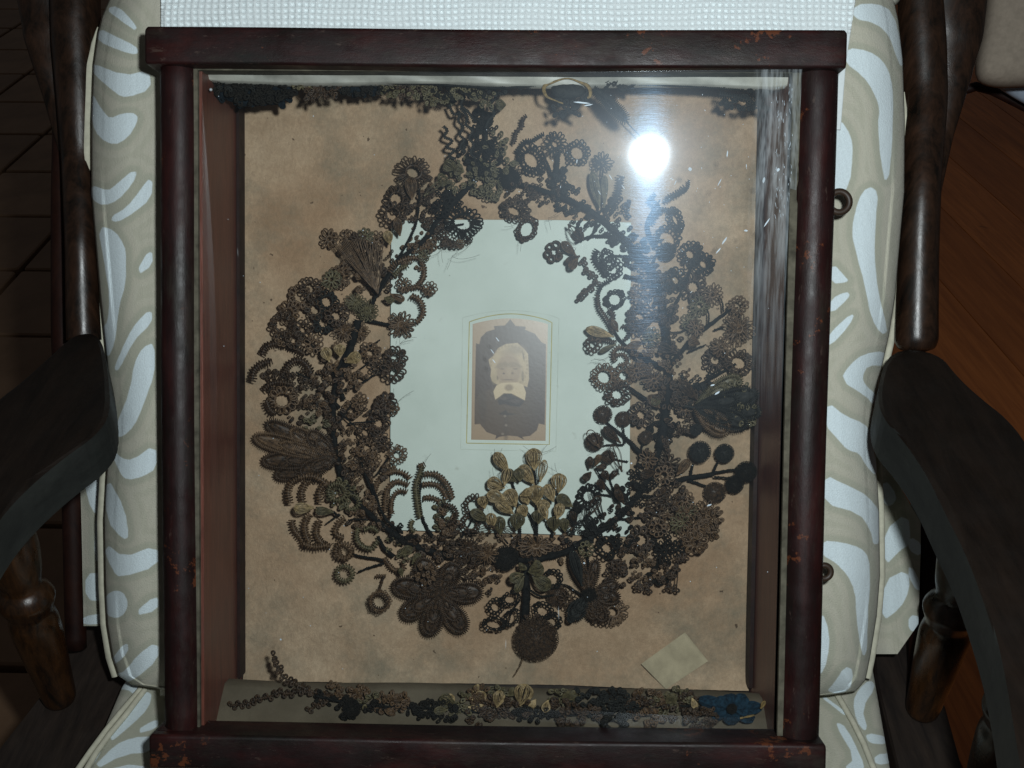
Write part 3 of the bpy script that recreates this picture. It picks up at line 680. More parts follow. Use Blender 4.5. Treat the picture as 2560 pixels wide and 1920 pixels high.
# bright flecks and scratches that stand on the glass
mb = MB()
def glass_w(u, v): return GB + gu*LL*.886227*math.erf((u-Gp[0])/LL) + gv*LV*.886227*math.erf((v-Gp[1])/LV) + .0004
def fleck(px, py, L, wd, a):
    c = P(float(px), float(py), .1135); s = 1/3309; z = glass_w(c[0], c[1]); ca, sa = math.cos(a), math.sin(a)
    pts = [(-L, 0), (-L*.4, wd), (L*.5, wd*.8), (L, 0), (L*.4, -wd), (-L*.5, -wd*.7)]
    vv = [(c[0]+(x*ca-y*sa)*s, c[1]+(x*sa+y*ca)*s, z) for x, y in pts] + [(c[0]+(x*ca-y*sa)*s, c[1]+(x*sa+y*ca)*s, z-.0002) for x, y in pts]
    mb.add(vv, [(0,1,2,3),(0,3,4,5)]+[(i,(i+1)%6,6+(i+1)%6,6+i) for i in range(6)])
for x, y, L, wd, a in ((1726, 422, 5, 5, 0), (1818, 385, 9, 1.6, 1.5), (1800, 455, 11, 1.4, 1.1), (1455, 256, 22, 2, -.08), (1471, 262, 12, 1.6, .2), (1690, 455, 7, 1.2, 1.2), (1528, 440, 9, 1.3, -1.0), (1443, 400, 6, 1.5, 1.5), (1560, 465, 8, 1.2, -.9), (1500, 478, 7, 1.2, -1), (1610, 300, 14, 1.3, .1), (1662, 330, 12, 1.3, .5), (1815, 600, 12, 2.2, 1.0), (1800, 625, 10, 1.6, .9), (1920, 555, 14, 1.6, 1), (1868, 575, 5, 2.5, 0), (1945, 425, 5, 3.5, 1.2), (1910, 450, 8, 3, 1.4), (1232, 905, 7, 1.1, -.9), (1228, 880, 8, 1, -.9), (1241, 849, 8, 1, -.9), (1800, 985, 8, 2.4, .6), (1788, 965, 6, 2, .3), (1780, 1270, 7, 2, .4), (1463, 1421, 3, 2.4, 0), (1583, 1165, 2.6, 2.2, 0), (684, 1620, 2.5, 2.5, 0)):
    fleck(x, y, L, wd, a)
for k in range(80):
    a = random.gauss(0, 1); px = 1660 + random.gauss(0, 130); py = 470 + random.gauss(0, 170)
    if 520 < px < 1960 and 200 < py < 1000: fleck(px, py, random.uniform(1.2, 6) if random.random() < .2 else 1.3, random.uniform(.5, 1.0), random.gauss(1.2, .6))
for k in range(70): fleck(random.uniform(1935, 1978), random.uniform(215, 560), random.uniform(2, 7), random.uniform(.3, .6), PI/2 + random.gauss(0, .1))
for k in range(90): fleck(random.uniform(520, 1950), random.uniform(230, 1750), random.uniform(.8, 1.8), random.uniform(.7, 1.2), random.uniform(0, 3))
M_FLECK = m_flat('pale_dust', (.42, .50, .56), .5, .6)
o = part(mb, 'dust_flecks', M_FLECK, box, False); o['kind'] = 'stuff'

# ------------------------------------------------------------------ the mounted portrait card
card = thing('portrait_card', 'pale green white card mount with a small arched sepia portrait inside the wreath', 'photograph', tuple(P(1280., 940., .006)))
q = np.array([(978, 552), (1180, 549), (1400, 550), (1578, 556), (1576, 900), (1574, 1342), (1300, 1334), (975, 1325), (976, 900)], float)
pp = P(q[:, 0], q[:, 1], .006); m = MB(); m.prism(pp[:, :2], .0035, .0060, .0003); part(m, 'mount_board', M_CARD, card, False)
def zx(X): return 1120 + np.asarray(X, float)/4.147
def zy(Y): return 740 + np.asarray(Y, float)/4.147
def line_strip(pts, wpx, w, name, mat):
    p = np.array(pts, float); tt = np.linspace(0, len(p)-1, 120); x = np.interp(tt, range(len(p)), p[:, 0]); y = np.interp(tt, range(len(p)), p[:, 1])
    c = P(x, y, w); m = MB(); m.tube(c, wpx/2893/2, 4, flat=.15); part(m, name, mat, card, False)
def arch(x0, x1, y0, y1, yc, n=14):
    pts = [(zx(x0[1]), zy(y1[0])), (zx(x0[0]), zy(y0))]
    for k in range(1, n): t = k/n; X = x0[0]+(x1[0]-x0[0])*t; pts.append((zx(X), zy(y0 - (y0-yc)*math.sin(PI*t)**.9)))
    pts += [(zx(x1[0]), zy(y0+8)), (zx(x1[1]), zy(y1[1])), (zx(x0[1]), zy(y1[0]))]; return pts
line_strip(arch((222, 192), (1078, 1050), 268, (1525, 1540), 185), 2.4, .0062, 'gilt_line', M_GILT)
line_strip(arch((152, 130), (1150, 1118), 225, (1590, 1612), 150), 1.0, .0062, 'printed_line', M_GREYINK)
# the print itself: a flat sepia photograph, painted into a colour attribute
st = 4.5; Xs = np.arange(236, 1044, st); Ys = np.arange(222, 1506, st); X, Y = np.meshgrid(Xs, Ys)
def inpoly(poly, soft=8):
    soft = soft*.6
    s = np.full(X.shape, 1e9); ins = np.zeros(X.shape, bool); n = len(poly)
    for i in range(n):
        ax, ay = poly[i]; bx, by = poly[(i+1) % n]; ex, ey = bx-ax, by-ay; L = ex*ex+ey*ey+1e-9
        tt = np.clip(((X-ax)*ex+(Y-ay)*ey)/L, 0, 1); s = np.minimum(s, np.hypot(X-ax-tt*ex, Y-ay-tt*ey))
        c = ((ay > Y) != (by > Y)); ins ^= c & (X < ax+(Y-ay)/(by-ay+1e-12)*ex)
    sd = np.where(ins, -s, s); return np.clip(.5 - sd/soft, 0, 1)[..., None]
def ell(cx, cy, rx_, ry_, soft=.2): d = np.hypot((X-cx)/rx_, (Y-cy)/ry_); return np.clip((1-d)/soft+.5, 0, 1)[..., None]
img = np.broadcast_to(np.array([.225, .150, .090]), X.shape+(3,)).copy()
def put(mask, col, op=1.0):
    global img; img = img*(1-mask*op) + np.array(col)*mask*op
put(inpoly([(645,240),(700,310),(805,318),(800,350),(900,390),(970,480),(1015,500),(1012,900),(1000,1335),(940,1320),(920,1390),(850,1450),(770,1460),(790,1490),(720,1455),(620,1445),(530,1460),(490,1485),(500,1445),(400,1410),(330,1320),(275,1330),(280,900),(290,490),(325,500),(340,430),(400,370),(485,345),(475,312),(590,305)], 10), (.042, .021, .014))
body = inpoly([(282,1330),(282,1080),(330,1010),(470,950),(560,900),(760,900),(830,960),(950,1010),(1008,1090),(1000,1330),(940,1320),(920,1390),(850,1445),(720,1450),(620,1440),(500,1440),(400,1405),(335,1325)], 22)
put(body, (.060, .034, .020)); put(body*np.clip((X-700)/300, 0, 1)[..., None], (.034, .018, .016), .8)
put(ell(360, 1120, 40, 200, .8), (.045, .027, .018), .7); put(ell(600, 1330, 26, 190, .8), (.05, .03, .02), .6)
cap = inpoly([(520,540),(600,498),(720,486),(790,550),(830,600),(836,740),(840,860),(822,945),(770,925),(640,960),(500,915),(455,880),(440,830),(446,760),(428,700),(420,660),(470,620)], 14)
put(cap, (.285, .205, .12))
for k in range(26):
    a_ = -2.5 + k*.19; put(ell(632+190*math.cos(a_-.6), 730+215*math.sin(a_-.6), 12, 16, .6), (.17, .115, .065), .55)
put(ell(700, 560, 95, 50, .9), (.17, .12, .075), .8); put(ell(600, 590, 70, 30, .9), (.20, .14, .085), .6)
put(inpoly([(770,560),(792,620),(792,680),(775,640)], 14), (.10, .065, .04), .9)
face = ell(630, 775, 128, 175, .25); put(face, (.215, .145, .090))
put(inpoly([(480,745),(520,700),(600,680),(625,700),(650,682),(720,690),(775,735),(760,752),(700,735),(640,742),(600,735),(520,748)], 26), (.140, .100, .060), .55)
for ex in (562, 700): put(ell(ex, 756, 26, 8, .9), (.09, .058, .034), .6)
put(ell(632, 790, 22, 60, .9), (.255, .18, .11), .6); put(ell(578, 803, 12, 9, .6), (.05, .03, .02), .8); put(ell(668, 800, 14, 12, .8), (.10, .065, .04), .7)
put(ell(625, 868, 60, 8, .8), (.11, .07, .045), .7); put(ell(630, 888, 40, 10, .9), (.25, .17, .10), .5)
put(ell(512, 850, 10, 22, .8), (.08, .05, .03), .7); put(ell(775, 830, 14, 60, .8), (.10, .07, .04), .7); put(ell(480, 860, 26, 50, .9), (.22, .16, .09), .7)
put(inpoly([(500,930),(560,900),(720,895),(780,920),(808,1000),(797,1082),(730,1048),(660,1012),(580,1008),(540,1040),(490,1075),(470,990)], 10), (.36, .27, .165))
put(ell(632, 950, 44, 34, .6), (.16, .105, .06), .9); put(ell(648, 985, 14, 8), (.28, .22, .13))
put(inpoly([(515,1085),(575,1022),(655,1012),(670,1032),(795,1088),(745,1150),(650,1140),(590,1120),(530,1130)], 14), (.022, .012, .012))
put(ell(580, 1060, 46, 18, .8), (.06, .04, .03), .8); put(ell(700, 1090, 60, 20, .8), (.05, .03, .025), .8)
put(inpoly([(520,1225),(600,1180),(620,1210),(720,1225),(600,1240)], 10), (.022, .013, .011), .8)
for cx, cy in ((590, 1245), (602, 1340), (566, 1430)): put(ell(cx, cy, 15, 13, .4), (.15, .11, .08), .8)
L_ = img.mean(-1, keepdims=True); img = img * np.where(L_ > .1, 1.25, 1.15); img *= (1 + rng.normal(0, .04, X.shape)[..., None]); img = np.clip(img, 0, 1)
# arched top: clamp rows to the arch
topY = 292 - 60*np.sin(PI*np.clip((X-256)/(1034-256), 0, 1))**.85
ok = (Y >= topY)
Yc = np.maximum(Y, topY); Xc = np.clip(X, 256 - (Yc-280)*.013, 1036 - (Yc-280)*.02); Yc = np.minimum(Yc, np.interp(Xc, [240, 1015], [1490, 1502]))
G = P(zx(Xc), zy(Yc), .0064)
m = MB(); m.grid(G)
t = NT('sepia_print'); at = t.n('ShaderNodeAttribute', attribute_name='tone'); t.set(at.outputs['Color'], .35, .4); t.bump(t.noise(300, 3), .1, .0003)
pr = part(m, 'portrait_print', t.m, card)
ca = pr.data.attributes.new('tone', 'FLOAT_COLOR', 'POINT'); ca.data.foreach_set('color', np.concatenate([img.reshape(-1, 3), np.ones((img.size//3, 1))], 1).astype(np.float32).ravel())
# paper note
q = np.array([(1603, 1664), (1615, 1645), (1713, 1581), (1722, 1588), (1768, 1645), (1770, 1655), (1735, 1682), (1665, 1723)], float); pp = P(q[:, 0], q[:, 1], .008)
tt = np.linspace(0, 1, 12); A = np.array([(1603, 1660), (1713, 1581)], float); B = np.array([(1665, 1723), (1770, 1653)], float)
S_, T_ = np.meshgrid(tt, tt); Q = (A[0]*(1-S_)[..., None] + A[1]*S_[..., None])*(1-T_)[..., None] + (B[0]*(1-S_)[..., None]+B[1]*S_[..., None])*T_[..., None]
Wn = .006 + .004*(S_-.5)**2*4*T_ + .001*np.sin(S_*7+T_*5); G = P(Q[..., 0], Q[..., 1], Wn); bk = G[:, ::-1].copy(); bk[..., 2] -= .0004
m = MB(); m.grid(np.concatenate([G, bk], 1)); single(m, 'paper_note', M_PAPER, 'small blank creased paper slip lying tilted below the wreath at right', 'paper slip')

# ------------------------------------------------------------------ hair work primitives (drawn in photo pixels, given real depth)
def conv(mb, w0):                       # pixel-space mesh -> local frame
    v = mb.verts(); s = (CAM[2]-w0)/FPX; return P(v[:, 0], v[:, 1], w0 + v[:, 2]*s)
class HB(MB):
    def loop(s, bx, by, ang, L, wd, z=0, tz=0, strands=2, r=None, n=11, k=4):
        t = np.linspace(0, 2*PI, n, endpoint=False)
        for q in range(strands):
            f = 1 - .30*q
            al = L*f*(1-np.cos(t))/2 + (L*(1-f))*.3; ac = wd/2*1.25*f*np.sin(t)*np.abs(np.sin(t/2))**.6
            zz = z + tz*al/L + (random.random()-.5)*wd*.25 + .12*wd*np.sin(t*1.0+q)
            x = bx + al*math.cos(ang) - ac*math.sin(ang); y = by + al*math.sin(ang) + ac*math.cos(ang)
            s.tube(np.stack([x, y, zz], 1), r if r else max(1.0, wd*.21), k, closed=True)
    def ring(s, cx, cy, rin, rout, N, el=1.0, rt=0.0, tilt=.25, thin=False, arc=None, r=None):
        a0 = random.random()*6; N = int(N); rin = rin + 2.2 if rin > 5 else rin; ph = np.arange(N)*2*PI/N if arc is None else np.linspace(arc[0], arc[1], N)
        ca, sa = math.cos(rt), math.sin(rt); cu = np.linspace(0, 2*PI, 26, endpoint=False) if arc is None else np.linspace(arc[0], arc[1], 20)
        ta = random.uniform(0, 6); tz = tilt
        def xy(rr, a):
            x = rr*np.cos(a); y = rr*np.sin(a)*el; return cx + x*ca - y*sa, cy + x*sa + y*ca
        rc = rin + (rout-rin)*.12; x, y = xy(rc, cu)
        s.tube(np.stack([x, y, tz*rc*np.cos(cu-ta)], 1), max(1.3, (rout-rin)*.13), 5, closed=arc is None)
        wd = 2*PI*(rin+rout)/2/N*(1.0 if arc is None else 1.0)
        if arc is not None: wd = abs(arc[1]-arc[0])*(rin+rout)/2/N
        wd = min(wd, (rout-rin)*.95)
        for a in ph:
            a = a + random.gauss(0, .05); ro = rout*random.uniform(.90, 1.07); x0, y0 = xy(rin, a); x1, y1 = xy(ro, a)
            s.loop(float(x0), float(y0), math.atan2(y1-y0, x1-x0), math.hypot(x1-x0, y1-y0)*random.choice((1, 1, 1.12)), wd*random.uniform(.8, 1.1), tz*rin*math.cos(a-ta), tz*(ro-rin)*math.cos(a-ta)+random.gauss(0, 2), random.choice((1, 1, 2)) if not thin else 1, r or (max(1.3, wd*.19) if not thin else 1.25))
    def coil(s, pts, R=6, pitch=4.0, r=1.0, core=1.4, closed=False, sub=7, flat=.8):
        p = np.array(pts, float)
        if p.shape[1] == 2: p = np.column_stack([p, np.zeros(len(p))])
        p = spl(p, closed); d = np.linalg.norm(np.diff(p, axis=0), axis=1); L = d.sum(); cum = np.concatenate([[0], np.cumsum(d)])
        n = max(8, int(L/pitch*sub)); u = np.linspace(0, L, n); q = np.stack([np.interp(u, cum, p[:, i]) for i in range(3)], 1)
        t = np.gradient(q, axis=0); t /= np.linalg.norm(t, axis=1, keepdims=True)+1e-9; a = np.stack([-t[:, 1], t[:, 0], 0*t[:, 0]], 1)
        th = 2*PI*u/pitch; Rv = np.broadcast_to(np.asarray(R, float), (n,)) if np.ndim(R) == 0 else np.interp(u/L, np.linspace(0, 1, len(R)), R)
        Rv = Rv*(1+.12*np.sin(u*.31+random.random()*6))
        h = q + (a*np.cos(th)[:, None] + np.array([0, 0, flat])*np.sin(th)[:, None])*Rv[:, None]
        s.tube(h, r, 3); s.tube(q[::sub], core, 5)
    def drop(s, bx, by, tx, ty, wd, n=22, r=.95, z=0, dz=None, fat=.62):
        L = math.hypot(tx-bx, ty-by); ang = math.atan2(ty-by, tx-bx); t = np.linspace(0, 2*PI, 22); dz = random.uniform(-4, 14) if dz is None else dz
        for i in range(n):
            phi = PI*(i+.5)/n + random.gauss(0, .06); k = random.uniform(.82, 1.04); LL_ = L*random.uniform(.90, 1.03)
            al = LL_*((1-np.cos(t))/2); sh = np.sin(t)*np.abs(np.sin(t/2))**1.2*.72*wd*k
            ac = sh*math.cos(phi); zz = z + sh*math.sin(phi)*fat + dz*al/L
            x = bx + al*math.cos(ang) - ac*math.sin(ang); y = by + al*math.sin(ang) + ac*math.cos(ang)
            s.tube(np.stack([x, y, zz], 1), r, 3)
        s.tube(np.stack([np.linspace(bx, bx+(tx-bx)*.22, 5), np.linspace(by, by+(ty-by)*.22, 5), np.full(5, z)], 1), np.linspace(2.6, 3.4, 5), 6)
    def pom(s, cx, cy, rx_, ry_=None, n=None, dome=.6):
        ry_ = ry_ or rx_; s.ball((cx, cy, 0), rx_*.86, ry_*.86, rx_*dome, 18, 10, .03)
        n = n or int(40 + rx_*4); ga = 2.39996
        for i in range(n):
            f = math.sqrt((i+.5)/n); a = i*ga; x, y = cx+rx_*.86*f*math.cos(a), cy+ry_*.86*f*math.sin(a); z = rx_*dome*math.sqrt(max(0, 1-f*f))
            s.loop(x, y, a+random.gauss(0, .5), max(3.5, rx_*.2), max(2.6, rx_*.13), z, random.uniform(0, 4), 1, 1.0, 8, 3)
        for i in range(int(rx_*1.1)):
            a = i*2*PI/int(rx_*1.1); s.loop(cx+rx_*.78*math.cos(a), cy+ry_*.78*math.sin(a), a, rx_*.27, 2*PI*rx_/int(rx_*1.1)*.9, 0, 0, 1, 1.1, 8, 3)
    def tuft(s, cx, cy, rx_, ry_, n=26, size=11, zs=10):      # loose cluster of small loops
        for i in range(n):
            f = math.sqrt(random.random()); a = random.random()*2*PI; x, y = cx+rx_*f*math.cos(a), cy+ry_*f*math.sin(a)
            s.loop(x, y, a+random.gauss(0, .7), size*random.uniform(.7, 1.3), size*random.uniform(.5, .8), random.uniform(-zs, zs), random.uniform(-3, 6), 2, None, 9, 4)
    def stem(s, pts, r0=4, r1=2.2):
        k_ = .85 if r0 > 7 else .75; r0 *= k_; r1 *= k_
        p = spl(np.array([(a, b, 0) for a, b in pts], float)); n = len(p); p[1:-1, :2] += rng.normal(0, .5, (n-2, 2)); r = np.linspace(r0, r1, n)*(1+.10*np.sin(np.arange(n)*2.1)+rng.normal(0, .05, n))
        s.tube(p, r, 7, cap=True)
        q = p.copy(); s.coil(q, np.linspace(r0, r1, 6)*1.12, 4.5, 1.0, .5)
    def petal(s, bx, by, tx, ty, wd, R=6, fill=True):
        L = math.hypot(tx-bx, ty-by); ang = math.atan2(ty-by, tx-bx); t = np.linspace(.15, 2*PI-.15, 26)
        for f, rr in ((1, R*1.1), (.66, R*.9), (.34, R*.7)):
            al = L*(.06+.94*f)*(1-np.cos(t))/2; ac = wd/2*f*np.sin(t)*np.abs(np.sin(t/2))**.7*1.25
            s.coil(np.column_stack([bx+al*math.cos(ang)-ac*math.sin(ang), by+al*math.sin(ang)+ac*math.cos(ang), 6*np.sin(t/2)]), rr, 4.6, 1.35, 2.0)
        if fill:
            u_ = np.linspace(0.02, PI*.97, 14)[:, None]; q_ = np.linspace(-1, 1, 7)[None, :]
            al = L*.96*(1-np.cos(u_))/2 + 0*q_; ac = wd/2*.9*np.sin(u_)*np.sin(u_/2)**.7*q_; zz = 3*np.sin(u_)*(1-q_**2) + rng.normal(0, 1.8, al.shape)
            gx = np.stack([bx+al*math.cos(ang)-ac*math.sin(ang), by+al*math.sin(ang)+ac*math.cos(ang), zz], -1); gb = gx[:, ::-1].copy(); gb[..., 2] -= 3
            s.grid(np.concatenate([gx, gb], 1))
            for i in range(5):
                o = (i-2)*wd*.09; s.tube(np.stack([np.linspace(bx, tx, 8)*.95+bx*.05-o*math.sin(ang)*np.sin(np.linspace(0, PI, 8)), np.linspace(by, ty, 8)*.95+by*.05+o*math.cos(ang)*np.sin(np.linspace(0, PI, 8)), np.full(8, 2.0)], 1), 1.1, 3)
def spl(p, closed=False, m=8):
    p = np.asarray(p, float)
    if len(p) < 3: tt = np.linspace(0, 1, 12)[:, None]; return p[0]*(1-tt)+p[-1]*tt
    if closed: q = np.concatenate([p[-1:], p, p[:2]])
    else: q = np.concatenate([2*p[:1]-p[1:2], p, 2*p[-1:]-p[-2:-1]])
    out = []
    for i in range(1, len(q)-2):
        for t in np.linspace(0, 1, m, endpoint=False):
            a, b, c, d = q[i-1], q[i], q[i+1], q[i+2]; out.append(.5*((2*b)+(c-a)*t+(2*a-5*b+4*c-d)*t*t+(3*b-a-3*c+d)*t**3))
    out.append(q[-2]); return np.array(out)

def hp(mb, name, tone, parent, w0, top=None, label=None):
    root = top or parent; v = conv(mb, w0) - np.array(root['anchor'])
    o = mesh_obj(name, v, np.concatenate(mb.f), HAIR[tone], parent); 
    if label: o['label'] = label
    return o
wreath = thing('hair_wreath', 'horseshoe wreath of dark braided hair flowers wired around the portrait card', 'wreath', tuple(P(1290., 960., .02)))
def W0(): return random.uniform(.016, .036)
def WT(y): return .080
def WB(y, r=14): return .055 + .033*min(1, max(0, (y-1712)/126)) + .0085

# --- ring flowers: x, y, hole radius, outer radius, loops, tone [, ellipse, rotation]
RINGS = [
 (776,720,10,29,12,'N'),(750,742,12,31,12,'N'),(817,754,11,30,12,'D'),(788,774,10,26,11,'N'),(842,788,12,31,12,'N'),(810,806,10,28,11,'D'),
 (721,783,9,28,11,'B'),(707,812,14,35,14,'N'),(759,823,7,26,10,'N'),(707,845,8,24,10,'B'),(734,848,9,24,10,'N'),(785,861,7,24,9,'N'),
 (707,1000,16,40,14,'N'),(927,881,8,27,10,'N'),(988,896,9,30,10,'N'),(983,927,9,30,11,'N'),(943,917,5,20,8,'N'),(965,1005,5,27,8,'N'),(981,1022,4,18,7,'N'),
 (881,1023,8,24,11,'B'),(898,1005,5,22,9,'B'),(823,597,5,25,9,'B'),(869,592,3,21,9,'B'),(912,592,4,22,9,'O'),(941,598,4,22,9,'B'),(895,600,3,20,8,'N'),
 (829,699,5,27,11,'O'),(850,690,6,30,12,'B'),(1075,722,4,20,9,'B'),(1010,712,5,20,9,'B'),(1060,640,4,16,8,'O'),
 (991,498,14,35,15,'N'),(982,536,13,35,15,'N'),(1199,461,12,31,12,'O'),(1222,485,5,20,9,'O'),(1077,614,4,17,5,'N'),(1093,580,4,18,8,'N'),(1110,590,4,15,8,'N'),
 (1075,560,6,20,9,'N'),(1105,520,6,26,11,'K'),(1130,500,4,28,11,'K'),(1150,610,3,12,7,'N'),(1130,605,3,12,7,'N'),(1170,600,3,12,7,'N'),
 (1390,358,8,29,15,'D'),(1505,407,5,27,14,'D'),(1671,596,20,33,17,'D'),(1727,634,10,33,14,'D'),(1760,659,9,31,13,'D'),(1690,699,9,31,11,'D'),(1734,717,12,35,13,'N'),
 (1386,630,7,27,6,'N'),(1531,668,15,29,14,'D'),(1782,737,5,29,13,'B'),(1750,764,6,27,13,'O'),(1847,762,8,24,12,'B'),(1726,804,5,25,11,'O'),(1740,820,4,22,10,'B'),
 (1789,899,11,34,13,'N'),(1848,906,16,38,18,'N'),(1804,867,5,28,12,'B'),(1601,734,6,27,11,'N'),(1602,792,12,35,11,'N'),(1591,817,5,25,10,'N'),(1629,842,5,25,11,'O'),
 (1538,748,14,27,15,'D'),(1483,861,7,21,9,'N'),(1511,942,14,34,19,'N'),(1560,939,10,28,11,'N'),(1544,985,12,31,12,'N'),(1591,927,4,26,10,'B'),(1635,952,4,26,10,'B'),
 (1604,1036,10,32,11,'N'),(1669,1162,5,31,11,'N'),(1660,1188,6,26,10,'N'),(1655,1249,9,28,11,'N'),(1620,1150,4,24,10,'N'),
 (1712,1249,5,26,10,'B'),(1718,1278,5,28,11,'O'),(1762,1278,4,29,12,'B'),(1741,1318,5,30,12,'B'),(1738,1356,8,33,10,'B'),(1776,1327,4,27,10,'B'),(1700,1310,4,26,10,'O'),(1720,1340,4,24,10,'B'),
 (1603,1350,13,36,12,'N'),(1653,1351,9,28,11,'K'),(1519,1368,12,30,11,'K'),(1640,1297,7,26,10,'N'),(1645,1320,7,24,9,'B'),(1660,1380,4,27,10,'K'),(1690,1370,4,22,9,'K'),
 (1542,1420,8,24,10,'N'),(1472,1240,12,32,15,'K'),(994,1136,8,25,15,'B'),(977,1172,3,13,7,'B'),(1184,1265,13,29,15,'N'),(1177,1308,12,29,15,'N'),(1124,1322,10,22,11,'N'),
 (1240,1516,10,22,13,'K'),(1380,1554,11,25,14,'K'),(1383,1447,12,25,12,'K'),(881,1026,8,22,9,'B'),(947,1056,11,28,11,'N'),(915,1080,9,24,10,'N'),(920,1121,10,28,12,'B'),
 (904,1162,6,23,10,'N'),(950,1090,4,20,9,'N'),(960,1110,4,20,9,'N'),(935,1150,4,20,9,'B'),(952,1020,4,22,9,'N'),(1533,1529,9,38,20,'N'),(1500,1540,6,24,12,'N'),(1419,1500,6,26,12,'N'),
 (1465,1373,6,20,8,'O'),(1640,952,6,22,9,'N'),(1670,870,5,22,9,'N'),(1700,1000,5,20,9,'N'),(1710,1020,5,24,10,'B'),(1735,985,6,22,9,'N')]
for a in RINGS:
    mb = HB(); N = a[4]; mb.ring(a[0], a[1], a[2], a[3], N, random.uniform(.86, 1.0), random.uniform(0, 3), .22); hp(mb, 'looped_flower', 'B' if a[5] == 'N' and random.random() < .25 else a[5], wreath, W0())
ELL = [(1287,526,15,37,16,'N',.72,.3),(1318,572,19,34,17,'N',.72,-1.0),(1690,548,14,34,16,'D',.5,1.2),(1158,556,20,48,20,'K',.8,.1),(1278,1496,14,25,14,'K',.68,-.4),(1237,1559,18,30,16,'K',.58,0),
 (1280,1543,15,26,14,'K',.66,-1.0),(1358,1527,13,26,13,'K',.85,.3),(1330,398,20,42,20,'K',.8,1.0),(1445,381,15,31,17,'D',1.0,.2),(1034,430,14,46,22,'N',.86,.2),(1521,648,14,26,14,'D',.7,1.2)]
for a in ELL:
    mb = HB(); mb.ring(a[0], a[1], a[2], a[3], a[4], a[6], a[7], .15); hp(mb, 'looped_flower', a[5], wreath, W0())
# --- buttons
for x, y, r, tn, ry_ in ((1508,1036,22,'N',22),(1558,1048,19,'N',19),(1487,1104,22,'N',22),(1521,1142,17,'N',16),(1615,1093,16,'N',16),(1751,1129,26,'D',26),(1812,1133,23,'D',23),
 (1866,1179,26,'K',25),(1837,1211,22,'K',22),(1788,1231,27,'N',25),(1340,1366,44,'B',27),(1170,1377,38,'N',34),(1217,1384,30,'B',28),(1264,1395,31,'K',31),(918,777,30,'O',27),(889,757,26,'O',24),
 (860,826,28,'B',27),(895,829,28,'B',26),(1003,812,34,'B',33),(1668,629,22,'D',22),(1275,445,28,'K',28),(1394,1489,27,'N',25),(1848,822,38,'B',42),(1740,1075,14,'D',14)):
    if tn in 'OB' or x in (1003, 1170):
        mb = HB(); mb.ring(x, y, 5, r, 15, ry_/r, 0, .3); mb.ring(x, y, 2, r*.66, 10, ry_/r, 1, .5); mb.tuft(x, y, r*.4, r*.3, 8, 9); hp(mb, 'double_flower', tn, wreath, W0()); continue
    mb = HB(); mb.pom(x, y, r, ry_, None, .34); hp(mb, 'button_flower', tn, wreath, W0())
